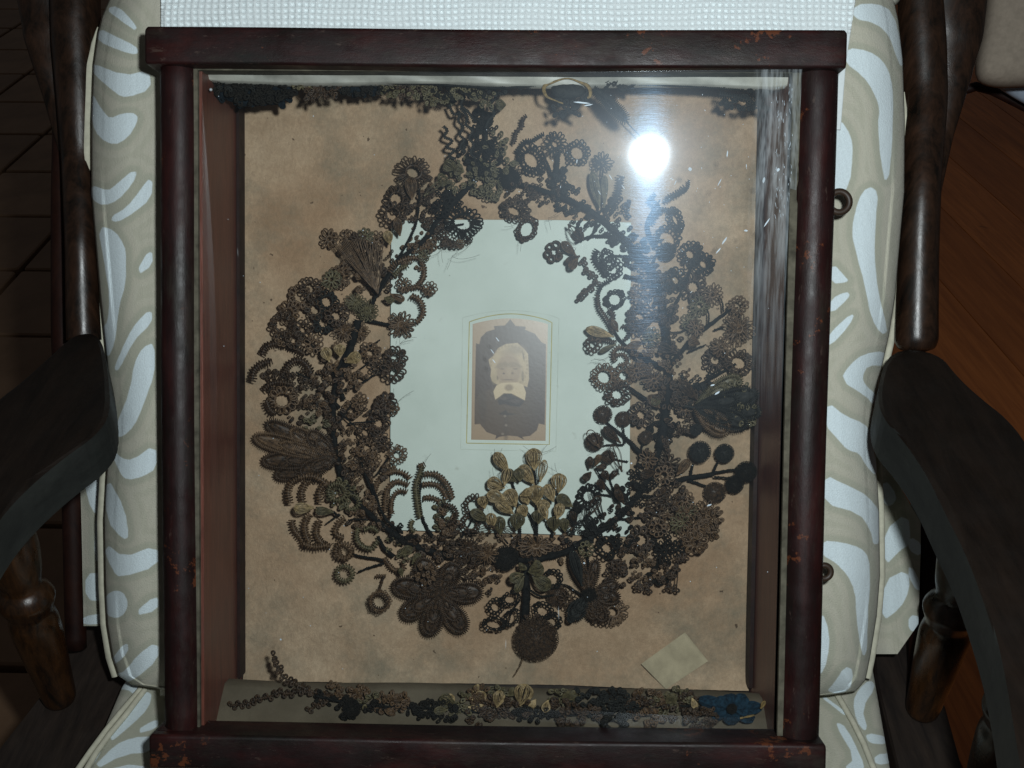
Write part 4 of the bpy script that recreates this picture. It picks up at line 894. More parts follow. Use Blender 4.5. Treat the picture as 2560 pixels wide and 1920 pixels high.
# --- thick fuzzy tufts that carry the mass of the wreath
for x, y, a, b, n, tn in ((1200,440,36,40,34,'O'),(1215,400,46,34,50,'K'),(1212,345,30,48,50,'K'),(1208,300,16,30,24,'K'),(1165,420,30,26,24,'O'),(1255,405,28,30,28,'O'),(1180,385,34,34,34,'D'),(1240,360,22,26,20,'O'),
 (1140,455,28,20,20,'O'),(1240,470,26,24,20,'O'),(1120,480,24,20,20,'K'),(1300,480,34,26,30,'K'),(1360,470,40,40,50,'K'),(1400,455,24,30,28,'D'),(1425,500,36,30,34,'D'),(1460,540,38,30,34,'D'),(1510,560,40,34,36,'D'),(1550,520,26,30,20,'K'),
 (1555,590,34,34,34,'D'),(1590,630,34,34,34,'D'),(1620,680,34,40,40,'K'),(1650,720,34,40,44,'K'),(1665,780,26,40,34,'N'),(1680,860,26,46,34,'N'),(1690,930,34,34,34,'N'),(1640,900,34,24,24,'N'),(1600,890,28,20,20,'B'),(1675,990,30,40,34,'N'),(1720,960,30,26,24,'D'),
 (1760,1000,40,34,44,'D'),(1820,1015,52,38,80,'D'),(1860,1035,30,26,40,'O'),(1840,980,44,24,40,'O'),(1790,950,22,34,24,'D'),(1660,1070,34,34,34,'K'),(1700,1060,34,26,26,'K'),(1640,1120,34,30,30,'N'),(1610,1190,34,34,34,'K'),(1590,1230,34,34,34,'K'),
 (1560,1260,34,28,28,'K'),(1530,1290,30,30,24,'N'),(1600,1280,34,24,24,'N'),(1680,1240,30,30,24,'N'),(1500,1330,34,26,26,'K'),(1560,1340,34,26,26,'K'),(1450,1340,34,28,26,'D'),(1440,1290,24,20,14,'D'),(1590,1390,40,30,44,'N'),(1550,1440,30,24,24,'N'),(1615,1420,40,34,50,'N'),(1650,1430,30,24,24,'K'),
 (1690,1290,30,34,30,'B'),(1740,1300,36,36,44,'B'),(1780,1300,26,30,26,'B'),(1420,1385,24,34,24,'N'),(1400,1330,30,20,16,'N'),
 (1085,540,30,40,44,'N'),(1060,590,34,34,34,'N'),(1035,640,30,34,30,'N'),(990,660,24,34,24,'N'),(950,700,24,34,26,'N'),(1060,470,22,30,24,'N'),(1040,520,24,30,24,'N'),
 (905,700,20,24,16,'B'),(880,640,34,34,30,'B'),(920,640,34,34,30,'B'),(850,900,34,34,24,'N'),(830,960,24,40,34,'N'),(800,940,24,20,16,'B'),(835,1030,24,40,34,'N'),(870,960,34,20,20,'B'),(890,945,24,20,14,'B'),(840,1100,24,34,28,'N'),(880,1100,24,30,20,'B'),(930,1020,34,20,20,'N'),
 (740,950,34,24,28,'N'),(690,950,30,24,24,'N'),(775,985,30,30,24,'N'),(750,1030,30,26,24,'N'),(790,1010,24,24,20,'B'),(850,1160,24,24,20,'N'),(869,1174,28,26,30,'N'),(904,1203,24,22,20,'B'),(850,1235,30,30,30,'O'),(918,1290,38,34,40,'N'),(940,1240,26,26,20,'B'),(890,1290,24,26,20,'N'),
 (900,1150,26,24,20,'B'),(940,1180,20,24,16,'N'),(960,1300,34,24,28,'N'),(1005,1340,30,22,22,'K'),(1050,1360,36,24,28,'N'),(1100,1370,34,26,28,'N'),(1120,1400,30,26,24,'N'),(1060,1430,28,34,30,'N'),(1160,1420,34,26,30,'N'),(1230,1430,26,26,24,'B'),(1210,1440,24,24,20,'N'),(1225,1460,20,24,16,'N'),
 (1135,1345,40,18,24,'N'),(1230,1345,30,16,16,'N'),(1310,1400,30,20,20,'K'),(1300,1370,24,24,20,'K'),(1120,1300,20,34,30,'B'),(1104,1290,16,38,34,'O'),(1020,1390,30,16,16,'O'),(740,1130,40,40,20,'N'),(790,1060,30,20,14,'O'),(985,1365,26,14,12,'O'),(1400,1360,26,16,14,'N')):
    rr_ = random.random(); tn = 'N' if tn == 'K' and rr_ < .4 else ('B' if tn == 'N' and rr_ < .28 else tn)
    mb = HB(); mb.tuft(x, y, a*.95, b*.95, int(n*.85), random.choice((9, 11, 13))); hp(mb, 'loop_cluster', tn, wreath, random.uniform(.014, .031))
# --- golden and dark teardrop loops: base x,y -> tip x,y, width
DROPS = [(1272,1182,1238,1133,28,'G'),(1336,1176,1334,1122,38,'G'),(1336,1212,1302,1165,30,'G'),(1262,1220,1220,1203,32,'G'),(1266,1250,1219,1235,30,'G'),(1290,1268,1268,1226,36,'G'),
 (1290,1205,1262,1178,30,'O'),(1300,1205,1296,1172,26,'O'),(1340,1262,1338,1214,40,'G'),(1396,1232,1398,1184,36,'G'),(1384,1255,1366,1212,28,'G'),(1352,1285,1360,1250,34,'G'),(1284,1285,1242,1252,30,'G'),
 (1290,1326,1296,1285,36,'O'),(1315,1292,1300,1265,30,'G'),(1346,1310,1346,1276,32,'O'),(1392,1298,1402,1260,26,'G'),(1432,1268,1395,1240,28,'O'),(1212,1272,1204,1242,26,'G'),(1222,1302,1178,1278,26,'O'),
 (1230,1322,1226,1284,28,'G'),(1250,1338,1248,1292,30,'O'),(1384,1330,1384,1292,34,'O'),(1412,1330,1408,1296,26,'O'),(1440,1250,1448,1280,16,'K'),(1300,1240,1330,1225,20,'G'),(1368,1300,1352,1262,24,'G'),(1320,1262,1310,1232,26,'G'),
 (823,904,811,870,27,'G'),(850,892,848,862,28,'G'),(862,905,900,888,28,'G'),(975,612,967,578,22,'G'),(1000,590,990,545,24,'B'),(1030,500,1026,445,30,'B'),
 (785,1269,736,1272,28,'G'),(834,1281,790,1276,22,'O'),(1005,1440,1000,1420,12,'O'),(1535,842,1466,822,24,'G'),(1545,830,1530,800,16,'B'),(1540,860,1500,880,12,'O'),(1560,870,1602,858,20,'B'),
 (1552,1108,1510,1068,20,'N'),(1475,1172,1475,1142,14,'N'),(1487,1165,1500,1138,15,'B'),(1490,1168,1516,1166,14,'N'),(1478,1180,1460,1200,20,'N'),(1520,1200,1508,1178,18,'N'),(1527,1196,1540,1178,15,'N'),(1512,1225,1495,1200,18,'N'),(1548,1240,1540,1210,14,'N'),
 (1692,1188,1722,1150,22,'B'),(1440,640,1405,605,20,'B'),(1450,640,1415,655,16,'N'),(1445,645,1425,672,20,'B'),(1460,600,1440,575,22,'N'),(1500,520,1480,430,22,'O'),(1510,520,1512,440,18,'O'),(1120,445,1096,452,34,'O'),(1140,425,1112,405,34,'O'),(1160,430,1136,420,30,'O'),
 (1265,262,1240,262,26,'O'),(1128,265,1134,240,20,'O'),(1310,1435,1275,1450,26,'O'),(1320,1430,1358,1420,34,'O'),(1330,1440,1375,1470,36,'O'),(1310,1440,1290,1480,20,'O'),(1330,1420,1350,1405,20,'O'),(1300,1425,1310,1412,24,'O'),
 (1030,1410,1050,1385,20,'O'),(1000,1385,1030,1370,24,'O'),(1595,900,1620,940,26,'B'),(1650,1020,1622,990,24,'B'),(1655,990,1630,1010,22,'O'),(1750,860,1722,850,26,'B'),(1640,1180,1602,1188,22,'N'),(1560,1260,1540,1225,20,'N'),(1440,1310,1428,1280,18,'N'),(1490,1335,1466,1290,22,'D'),
 (960,745,985,752,18,'O'),(975,735,1010,750,16,'B'),(1420,1535,1432,1555,20,'D'),(1745,1000,1700,955,24,'N'),(1455,1465,1430,1378,26,'D')]  # last entry: added charcoal bud standing in for a bluish reflection on the glass
for a in DROPS:
    mb = HB(); mb.drop(*a[:5], n=24 if a[4] > 24 else 17); hp(mb, 'hair_bud', a[5], wreath, random.uniform(.028, .042))
# --- loose thin loops
for bx, by, tx, ty, wd, tn, n in ((1462,1300,1470,1264,26,'D',4),(1434,1312,1434,1270,22,'K',6),(1260,1215,1270,1170,26,'G',9),(1350,1205,1362,1150,24,'G',7),(1420,560,1450,600,30,'N',5),(1060,500,1084,470,20,'N',5),(1180,1330,1240,1318,20,'N',4),(1290,1335,1260,1320,18,'N',4),
  (1060,490,1100,455,16,'O',4),(1690,880,1640,860,24,'N',5),(1555,1180,1530,1110,26,'N',3),(1470,1290,1500,1240,24,'N',5),(1510,1300,1480,1220,16,'K',4),(1500,1120,1470,1075,30,'B',2)):
    mb = HB(); mb.drop(bx, by, tx, ty, wd, n=n, r=.9); hp(mb, 'hair_loop', tn, wreath, random.uniform(.035, .050))
# --- coiled gimp arcs: points, coil radius, tone
COILS = [([(655,886),(664,868),(687,859),(715,862),(740,872),(762,886)],10,'N'),([(630,952),(636,925),(658,908),(680,905)],10,'N'),([(707,938),(722,912),(748,900),(768,915),(779,935)],10,'N'),
 ([(660,975),(672,962),(700,955),(730,962)],9,'N'),([(665,1000),(675,1025),(690,1035)],9,'N'),([(725,1258),(720,1232),(728,1208),(745,1196)],9,'B'),([(757,1255),(754,1232),(766,1205),(785,1200)],9,'B'),([(800,1256),(798,1232),(812,1212),(835,1212)],8,'B'),
 ([(730,1300),(735,1325),(752,1345),(764,1370)],8,'B'),([(775,1285),(762,1310),(766,1340),(776,1358)],9,'B'),([(800,1300),(790,1330),(805,1358),(828,1368)],9,'B'),([(862,1295),(845,1310),(838,1335),(860,1345)],8,'B'),([(757,1360),(790,1368),(820,1362)],8,'B'),
 ([(745,1195),(775,1190),(800,1198),(815,1210)],8,'B'),([(895,1320),(892,1345),(905,1365),(930,1372),(945,1350)],7,'O'),([(910,1325),(930,1318),(945,1330)],6,'O'),
 ([(976,681),(985,662),(999,653),(1028,644),(1052,650),(1060,672),(1058,695),(1040,716),(1005,725)],7,'B'),([(1028,739),(1048,748),(1058,770),(1056,790),(1040,806)],7,'B'),([(985,690),(1000,672),(1020,664)],6,'O'),([(1040,716),(1062,724),(1080,740)],6,'B'),
 ([(1025,1196),(1012,1184),(985,1178),(955,1192),(938,1222),(934,1262)],7,'B'),([(1022,1212),(1000,1204),(982,1208),(966,1232),(962,1280)],7,'B'),([(1018,1230),(1000,1226),(985,1238),(978,1265),(980,1285)],6,'B'),
 ([(1061,1186),(1085,1184),(1105,1196),(1122,1218),(1132,1248)],7,'B'),([(1056,1212),(1085,1210),(1105,1222),(1118,1248)],7,'B'),([(1058,1246),(1078,1244),(1100,1254)],7,'B'),([(1055,1165),(1050,1185),(1040,1215),(1044,1260),(1050,1295)],8,'O'),([(1032,1300),(1026,1318),(1038,1330)],6,'O'),([(1046,1165),(1062,1160)],6,'B'),
 ([(1110,1262),(1130,1266),(1142,1285),(1134,1305),(1118,1312)],6,'N'),([(845,1352),(850,1385),(866,1402)],6,'B'),([(1316,289),(1306,300),(1305,318),(1292,326),(1288,345),(1283,358)],5,'N'),
 ([(1360,335),(1344,342),(1332,352),(1312,352),(1300,368),(1290,380)],5,'D'),([(1552,440),(1548,470),(1540,495),(1525,515)],9,'D'),([(1712,468),(1700,480),(1680,490),(1664,500)],8,'D'),([(1722,450),(1720,468),(1712,480)],3,'D'),([(1638,485),(1628,500),(1645,515),(1650,540)],6,'D'),
 ([(1632,560),(1640,535),(1660,524),(1684,528)],6,'D'),([(1494,738),(1498,768),(1512,790),(1526,812),(1534,835)],5,'N'),([(1528,700),(1505,712),(1494,738)],5,'D'),([(1522,775),(1535,790),(1528,802)],6,'N'),
 ([(1570,870),(1545,868),(1533,885),(1538,905)],6,'B'),([(1535,890),(1560,886),(1568,905),(1550,912)],5,'B'),([(1555,815),(1572,820),(1572,840),(1560,850)],5,'N'),([(1480,850),(1510,850),(1540,856)],5,'N'),
 ([(1493,625),(1487,645),(1500,668),(1520,690)],7,'D'),([(1560,300),(1600,340)],1,'D'),([(940,1440),(965,1440)],4,'B'),([(862,1355),(845,1375),(848,1398),(868,1404)],6,'B'),([(882,1370),(880,1390)],4,'N'),([(960,1395),(985,1425),(1010,1420),(1005,1400)],6,'B'),
 ([(1395,1170),(1405,1160)],2,'G'),([(1735,1450),(1700,1440)],1,'N')]
for pts, R, tn in COILS[:-5]+COILS[-4:-2]:
    mb = HB(); mb.coil(pts, R*1.02, 6.6 if R > 6 else (5.6 if R > 3 else 4.6), 2.2 if R > 6 else (1.9 if R > 3 else 1.5), R*.45 if R > 3 else 1.6); hp(mb, 'coiled_spray', tn, wreath, W0())
# coil rings hanging at lower left
for cx, cy, r, R, tn in ((859,1378,20,7,'B'),(862,1434,20,7,'O'),(950,1503,20,5,'N'),(843,1230,22,8,'O'),(878,1255,20,7,'O'),(1074,478,9,2.5,'N')):
    a = np.linspace(0, 2*PI, 16, endpoint=False); mb = HB(); mb.coil([(cx+r*math.cos(q), cy+r*.95*math.sin(q)) for q in a]+[(cx+r, cy)], R, 6.5, 1.9, 2.0); hp(mb, 'coiled_ring', tn, wreath, W0())
mb = HB(); mb.ring(950, 1503, 20, 29, 30, 1, 0, .05, True); hp(mb, 'looped_flower', 'B', wreath, .04)
# corkscrew tendrils
for pts in ([(1108,316),(1118,326),(1110,342),(1130,352),(1116,368),(1136,376),(1122,390),(1140,398)],[(1122,262),(1134,286),(1150,282),(1145,302),(1158,318),(1148,336),(1160,350),(1150,368),(1162,382)],[(1150,270),(1168,292),(1164,312),(1182,326),(1172,346),(1184,360),(1176,382),(1190,396)],
            [(1232,215),(1240,240),(1226,262),(1236,285),(1222,300),(1214,320)],[(1142,210),(1160,240),(1152,262),(1170,280),(1185,300)]):
    mb = HB(); mb.coil(pts, 4.2, 4.5, 1.4, 3.0); hp(mb, 'corkscrew_tendril', 'D', wreath, .05)
for cl in ([(1450,745),(1460,732),(1475,722),(1491,708),(1484,690),(1469,678),(1460,654)],[(1680,1440),(1692,1420),(1672,1468),(1690,1472),(1698,1396),(1712,1394)],[(1662,1410),(1672,1432),(1655,1450)],[(1596,1462),(1598,1472)],[(1620,1460),(1622,1474)],[(1118,600),(1135,612),(1110,612)]):
    mb = HB()
    for x, y in cl:
        for q in range(3): a = q*2.1+random.random(); mb.loop(x, y, a, 11, 8, 0, 0, 2)
    mb.coil(cl if len(cl) > 2 else cl+[(cl[-1][0]+2, cl[-1][1]+6)], 1.5, 4, .9, 1.6); hp(mb, 'leaf_sprig', 'N', wreath, W0())
# --- stems
STEMS = [([(1205,430),(1150,490),(1100,545),(1060,600),(1000,650),(950,720),(930,760)],9,6,'S'),([(895,800),(868,900),(842,960),(832,1040),(838,1120),(852,1190)],11,8,'S'),([(835,1130),(870,1220),(930,1290),(1010,1350),(1100,1385),(1200,1400),(1310,1400)],8,10,'S'),
 ([(1310,1400),(1400,1385),(1480,1340),(1560,1280),(1620,1200),(1650,1120)],10,9,'S'),([(1650,1120),(1665,1040),(1672,950),(1668,860),(1660,780),(1640,700),(1600,640),(1540,580),(1480,530),(1400,490),(1300,460),(1210,430)],13,7,'S'),
 ([(945,735),(1000,640),(1040,560),(1050,470)],5,3,'S'),([(1060,600),(1110,570),(1160,560)],4,2.5,'S'),([(860,1000),(820,905),(775,860),(740,820)],7,3,'S'),([(842,930),(880,850),(915,780)],6,3,'S'),([(850,930),(900,880),(950,850)],4,2,'S'),([(915,800),(960,810),(1000,818)],5,5,'S'),([(850,980),(900,960),(960,920)],4,2.5,'S'),
 ([(845,1060),(880,1010),(890,1000)],3,2,'S'),([(870,1060),(915,1055),(945,1052)],3,2,'S'),([(850,1020),(790,960),(740,930)],5,3,'S'),([(880,940),(930,900)],3,2,'S'),([(840,1150),(780,1110),(690,1080)],3,2,'N'),([(935,1240),(905,1160),(895,1100)],5,2.5,'S'),([(940,1190),(975,1140),(990,1130)],3,2,'S'),
 ([(1000,1330),(960,1290),(930,1210)],5,4,'S'),([(1085,1345),(1062,1310),(1050,1260),(1052,1190)],6,3,'S'),([(1110,1345),(1108,1300),(1106,1260)],5,3,'S'),([(1150,1350),(1170,1320),(1185,1290)],3,2,'S'),
 ([(1290,1390),(1300,1330),(1290,1240),(1270,1180)],6,2.5,'S'),([(1340,1360),(1342,1290),(1338,1200),(1335,1170)],6,3,'S'),([(1380,1345),(1385,1290),(1396,1230)],4,2,'S'),([(1270,1360),(1240,1320),(1225,1290)],3,2,'S'),([(1340,1330),(1320,1280),(1290,1255)],3,2,'S'),([(1300,1380),(1400,1380),(1480,1345)],4,4,'S'),
 ([(1314,1410),(1316,1480),(1312,1555)],10,13,'S'),([(1316,1468),(1350,1490),(1385,1488)],4,3,'S'),([(1300,1500),(1280,1530),(1270,1560)],2.5,2,'S'),([(1470,1500),(1420,1465),(1390,1462)],4,2,'S'),([(1475,1500),(1470,1400),(1460,1340)],4,3,'S'),([(1475,1490),(1530,1440),(1570,1420)],5,3,'S'),([(1475,1490),(1520,1470),(1550,1470)],4,2,'S'),([(1478,1500),(1500,1540)],4,2,'S'),
 ([(960,1440),(950,1470),(945,1482)],4,2.5,'N'),([(960,1400),(900,1390),(870,1382)],5,3,'S'),([(960,1408),(920,1420),(895,1430)],4,2.5,'S'),([(945,1340),(960,1370),(985,1392)],5,7,'S'),([(850,1290),(820,1275),(790,1268)],5,3,'S'),([(840,1292),(815,1310)],3,2,'S'),([(920,1300),(890,1298),(870,1300)],3,2,'S'),
 ([(1640,1150),(1600,1130),(1570,1100),(1515,1055)],9,3,'S'),([(1562,1110),(1560,1080),(1556,1062)],3,2,'S'),([(1560,1112),(1530,1112),(1508,1114)],3,2,'S'),([(1570,1155),(1545,1150),(1530,1146)],3,2,'S'),([(1598,1150),(1605,1120),(1612,1100)],3,2,'S'),([(1545,1250),(1515,1215),(1488,1170)],4,2,'S'),([(1530,1240),(1500,1236),(1488,1234)],3,2,'S'),([(1540,1250),(1530,1215),(1522,1190)],3,2,'S'),
 ([(1660,1210),(1720,1195),(1785,1185)],8,6,'S'),([(1725,1195),(1733,1160)],4,3,'S'),([(1782,1182),(1798,1150)],4,3,'S'),([(1785,1182),(1830,1175),(1860,1172)],4,3,'S'),([(1785,1192),(1830,1196)],3,3,'S'),([(1720,1200),(1765,1215)],4,3,'S'),([(1530,1297),(1570,1297),(1620,1290)],4,3,'S'),([(1600,1240),(1640,1240)],3,3,'S'),
 ([(1670,800),(1690,760),(1710,720)],7,4,'S'),([(1715,700),(1728,670),(1732,645)],4,3,'S'),([(1670,920),(1730,850),(1790,800),(1820,780)],8,4,'S'),([(1772,810),(1772,785),(1765,770)],2.5,2,'S'),([(1808,780),(1806,758),(1798,740)],3,2,'S'),([(1815,778),(1845,768)],3,2,'S'),([(1785,825),(1812,818)],3,2,'S'),([(1720,880),(1765,862)],3,2,'S'),
 ([(1680,1010),(1720,980),(1780,945),(1840,910)],6,4,'S'),([(1660,920),(1620,900),(1560,860),(1530,820)],8,3,'S'),([(1670,1020),(1620,1000),(1560,960),(1540,950)],7,3,'S'),([(1650,960),(1610,920),(1560,868)],5,3,'S'),([(1575,868),(1548,866)],3,2,'S'),([(1670,805),(1640,800),(1615,798)],3,2,'S'),
 ([(1610,650),(1560,640),(1520,640)],4,3,'S'),([(1560,690),(1600,700),(1640,720)],7,5,'S'),([(1530,590),(1480,590),(1440,605)],5,4,'S'),([(1500,560),(1470,600)],4,3,'S'),([(1500,520),(1500,470),(1508,430)],4,2,'S'),([(1500,520),(1490,470),(1488,440)],2,1,'S'),([(1500,530),(1530,505)],4,3,'S'),([(1640,620),(1620,560),(1650,500)],6,3,'S'),([(1640,600),(1660,600)],3,2,'S'),
 ([(1385,470),(1392,420),(1395,380)],8,6,'S'),([(1400,430),(1425,408)],3,2,'S'),([(1380,440),(1365,400),(1355,380)],5,3,'S'),([(1630,680),(1640,640),(1660,630)],4,3,'S'),([(1670,830),(1700,830),(1720,820)],2,2,'S'),
 ([(1310,1640),(1300,1665),(1285,1690)],1.5,1.2,'B'),([(850,1030),(880,1060),(905,1080)],3,2,'S'),([(1210,430),(1215,350),(1208,290),(1205,250)],8,5,'K')]
for pts, a, b, tn in STEMS:
    mb = HB(); mb.stem(pts, a, b); hp(mb, 'wrapped_stem', tn, wreath, .018 if a > 7 else random.uniform(.014, .024))
# --- big daisy, lower left of centre, petals as sub-parts
mb = HB(); mb.pom(1098, 1484, 16); dz = hp(mb, 'daisy', 'N', wreath, .030)
for tx, ty in ((1050,1398),(985,1462),(1008,1540),(1072,1586),(1160,1578),(1204,1480),(1142,1412)):
    mb = HB(); a = math.atan2(ty-1484, tx-1098); mb.petal(1098+10*math.cos(a), 1484+10*math.sin(a), tx, ty, 46, 6.5); hp(mb, 'petal', 'N', dz, .030, wreath)
mb = HB(); mb.tuft(1064, 1432, 20, 26, 30, 10); hp(mb, 'loop_cluster', 'B', wreath, .05)
# --- fan leaf at left
mb = HB(); mb.stem([(850,1160),(820,1150),(790,1140)], 6, 3); fan = hp(mb, 'fan_leaf', 'N', wreath, .027)
for tx, ty, tn in ((668,1056,'N'),(636,1092,'B'),(658,1152,'N'),(690,1190,'N'),(752,1182,'N'),(728,1075,'B'),(772,1080,'N')):
    mb = HB(); mb.petal(838, 1148, tx, ty, 40, 5.5); hp(mb, 'leaflet', tn, fan, random.uniform(.024, .031), wreath)
# --- right leaf spray
mb = HB(); mb.stem([(1690,1010),(1740,1020),(1780,1020)], 6, 3); fan = hp(mb, 'fan_leaf', 'D', wreath, .027)
for tx, ty, tn in ((1893,985,'D'),(1900,1030,'D'),(1868,1062,'D'),(1820,1080,'B'),(1850,945,'O'),(1790,1062,'D')):
    mb = HB(); mb.petal(1740, 1020, tx, ty, 46, 6.5); hp(mb, 'leaflet', tn, fan, random.uniform(.024, .031), wreath)
# rosette at lower right and pointed leaves
mb = HB(); mb.pom(1474, 1488, 20); ros = hp(mb, 'rosette', 'K', wreath, .030)
for tx, ty, wd, tn in ((1432,1385,34,'N'),(1428,1545,40,'D'),(1485,1548,26,'N'),(1512,1552,26,'N'),(1545,1460,30,'N'),(1548,1495,34,'N'),(1490,1400,24,'N')):
    mb = HB(); a = math.atan2(ty-1488, tx-1474); mb.petal(1474+8*math.cos(a), 1488+8*math.sin(a), tx, ty, wd, 4.5); hp(mb, 'petal', tn, ros, .030, wreath)
# large black button ball on the centre stem
mb = HB(); mb.pom(1341, 1598, 54, 50, 420, .3); mb.tuft(1325, 1555, 26, 16, 26, 9); hp(mb, 'button_flower', 'N', wreath, .03)
# shell fan upper left: strands running from the flower row to the base
mb = HB()
for i in range(34):
    f = i/33; tx, ty = 835+125*f, 612-14*math.sin(PI*f); x = np.linspace(945, tx, 9) + np.sin(np.linspace(0, PI, 9))*random.gauss(0, 4); y = np.linspace(735, ty, 9)
    mb.tube(np.stack([x, y, rng.normal(0, 1.5, 9)+4], 1), 1.5, 3)
hp(mb, 'strand_fan', 'B', wreath, .038)
# stray hairs
mb = HB()
for x, y in ((1250,1170),(1330,1130),(1400,1190),(1220,1250),(1290,560),(1110,615),(1130,640),(1540,1120),(1520,1080),(1530,880),(990,1020),(985,910),(1440,620),(1370,545),(1180,600),(1060,1180),(1510,900),(1000,860),(1240,1200),(1350,1150)):
    for k in range(3):
        a = random.uniform(0, 6.28); L = random.uniform(18, 50); c = random.uniform(-.05, .05); n = 9; u = np.linspace(0, L, n)
        mb.tube(np.stack([x+u*math.cos(a)-c*u*u*math.sin(a)*.5, y+u*math.sin(a)+c*u*u*math.cos(a)*.5, random.uniform(-6, 8)+0*u], 1), .42, 3)
o = hp(mb, 'stray_hairs', 'N', wreath, .045); o['kind'] = 'stuff'

# ------------------------------------------------------------------ garlands along the top and bottom of the box
tg = thing('hair_garland', 'dark ragged garland of hair flowers pinned along the top of the box', 'garland', tuple(P(1200., 215., .05)), 'hair garlands along box edges')
for x, y, a, b, n, tn in ((570,205,44,22,40,'K'),(625,222,52,24,50,'K'),(690,212,44,26,40,'K'),(600,200,60,14,34,'D'),(660,236,26,8,14,'K'),(785,225,20,22,24,'N'),(822,214,22,20,20,'N'),(760,198,40,12,20,'O'),(850,200,50,14,24,'D'),
   (890,212,40,18,30,'K'),(940,205,34,16,24,'K'),(985,215,26,16,20,'O'),(1010,220,20,16,16,'N'),(1050,215,26,22,24,'O'),(1080,232,20,20,20,'O'),(1110,222,30,18,24,'K'),(1150,222,30,16,22,'O'),(1190,220,34,14,24,'K'),(1215,240,30,18,20,'O'),(1240,215,20,12,12,'D')):
    mb = HB(); mb.tuft(x, y+9, a, b*.85, int(n*1.3), 15 if tn == 'K' and x < 720 else 11, 16); hp(mb, 'loop_cluster', tn, tg, WT(y-b*.5))
for x, y, a, b in ((560,212,34,24),(612,222,46,32),(680,220,48,30),(640,205,80,18),(900,208,50,16)):
    mb = HB(); mb.ball((x, y+9, 0), a*1.05, b*1.15, 18, 22, 12, .09); mb.tuft(x, y+10, a, b, 40, 16, 22); hp(mb, 'felt_leaf', 'V', tg, .070)
for x, y, ri, ro, tn in ((1085,238,5,18,'O'),(1060,225,5,18,'N'),(1110,248,4,14,'O'),(1150,208,4,16,'O'),(790,226,4,22,'N'),(1190,210,4,14,'O'),(1300,214,3,10,'D'),(1322,212,3,10,'D')):
    mb = HB(); mb.ring(x, y, ri, ro, 9); hp(mb, 'looped_flower', tn, tg, WT(y))
mb = HB(); mb.stem([(530,200),(700,196),(900,204),(1100,212),(1240,220),(1360,212),(1500,208),(1700,215),(1850,225)], 4, 3); hp(mb, 'wrapped_stem', 'S', tg, .088)
a = np.linspace(1.75, 6.9, 30)
mb = HB(); mb.tube(np.stack([1418+(58+4*np.sin(a*2))*np.cos(a), 228+30*np.sin(a)+2*np.sin(a*5), 6*np.sin(a*3)], 1), 3.5+1.6*np.sin(a*2.3), 8, flat=.5); hp(mb, 'ribbon_ring', 'Y', tg, .094)
mb = HB(); mb.ball((1420, 226, 0), 44, 22, 12, 16, 8, .08); mb.tuft(1430, 245, 40, 20, 26, 14); mb.tuft(1415, 275, 34, 14, 22, 13); hp(mb, 'dark_flower', 'D', tg, .09)
mb = HB(); mb.petal(1485, 222, 1566, 302, 26, 7); hp(mb, 'leaf', 'D', tg, .09)
mb = HB(); mb.tuft(1530, 212, 70, 8, 34, 12); hp(mb, 'loop_cluster', 'K', tg, .09)
mb = HB(); mb.coil([(1798,236),(1850,244),(1900,262),(1925,280)], 9, 6, 1.6, 2.2); mb.tuft(1860, 258, 50, 10, 40, 12); hp(mb, 'fern_leaf', 'D', tg, .085)
mb = HB(); mb.tuft(1880, 215, 50, 10, 34, 12); mb.tuft(1810, 205, 40, 6, 20, 10); hp(mb, 'loop_cluster', 'K', tg, .085)

bgl = thing('hair_garland', 'brown and gold garland of hair flowers lying along the bottom of the box', 'garland', tuple(P(1250., 1760., .05)), 'hair garlands along box edges')
for pts in ([(683,1638),(686,1655),(697,1668),(702,1684),(718,1700),(735,1706),(755,1718),(779,1728),(806,1738),(826,1744)],[(576,1765),(600,1762),(624,1758),(645,1748),(672,1743),(698,1730),(720,1735),(748,1728),(775,1730)],[(822,1742),(806,1754),(790,1764),(770,1778)]):
    mb = HB(); mb.coil(pts, 4, 6, 1.4, 2.4)
    p = spl(np.array([(a, b, 0) for a, b in pts], float))[::3]
    for k, q in enumerate(p): mb.loop(q[0], q[1], (1.57 if k % 2 else -1.57)+random.gauss(0, .4), 11, 9, 0, 3, 2)
    hp(mb, 'leaf_sprig', 'N', bgl, .072)
for x, y, a, b, n, tn in ((827,1728,18,16,18,'B'),(812,1745,22,12,18,'K'),(868,1772,24,20,34,'K'),(862,1735,24,14,18,'B'),(899,1738,20,18,24,'B'),(925,1752,26,12,16,'O'),(971,1762,34,24,34,'B'),(1000,1755,20,16,16,'B'),(940,1770,26,8,12,'K'),(1020,1768,20,6,8,'K'),
  (1072,1775,26,20,28,'K'),(1110,1780,30,20,28,'K'),(1150,1760,30,24,26,'O'),(1195,1790,24,20,24,'N'),(1200,1745,26,24,24,'B'),(1240,1770,34,26,34,'N'),(1290,1770,40,18,34,'N'),(1245,1735,14,26,14,'O'),(1340,1785,50,12,34,'K'),(1400,1770,30,16,20,'N'),(1430,1795,32,30,44,'N'),(1410,1740,34,16,22,'O'),(1470,1750,40,24,34,'D'),
  (1536,1752,40,26,50,'D'),(1560,1770,30,20,26,'D'),(1500,1770,30,20,24,'D'),(1620,1748,34,18,30,'B'),(1600,1765,30,20,26,'N'),(1624,1793,26,14,24,'B'),(1655,1765,24,20,20,'O'),(1696,1748,32,22,30,'O'),(1720,1755,24,20,20,'N'),(1660,1785,30,14,18,'N'),(1480,1785,24,16,14,'N')):
    mb = HB(); mb.tuft(x, y, a, b, n, 13, 14); hp(mb, 'loop_cluster', tn, bgl, WB(y, b))
mb = HB(); mb.tuft(1755, 1794, 42, 20, 60, 11, 8); hp(mb, 'loop_cluster', 'N', bgl, .093)
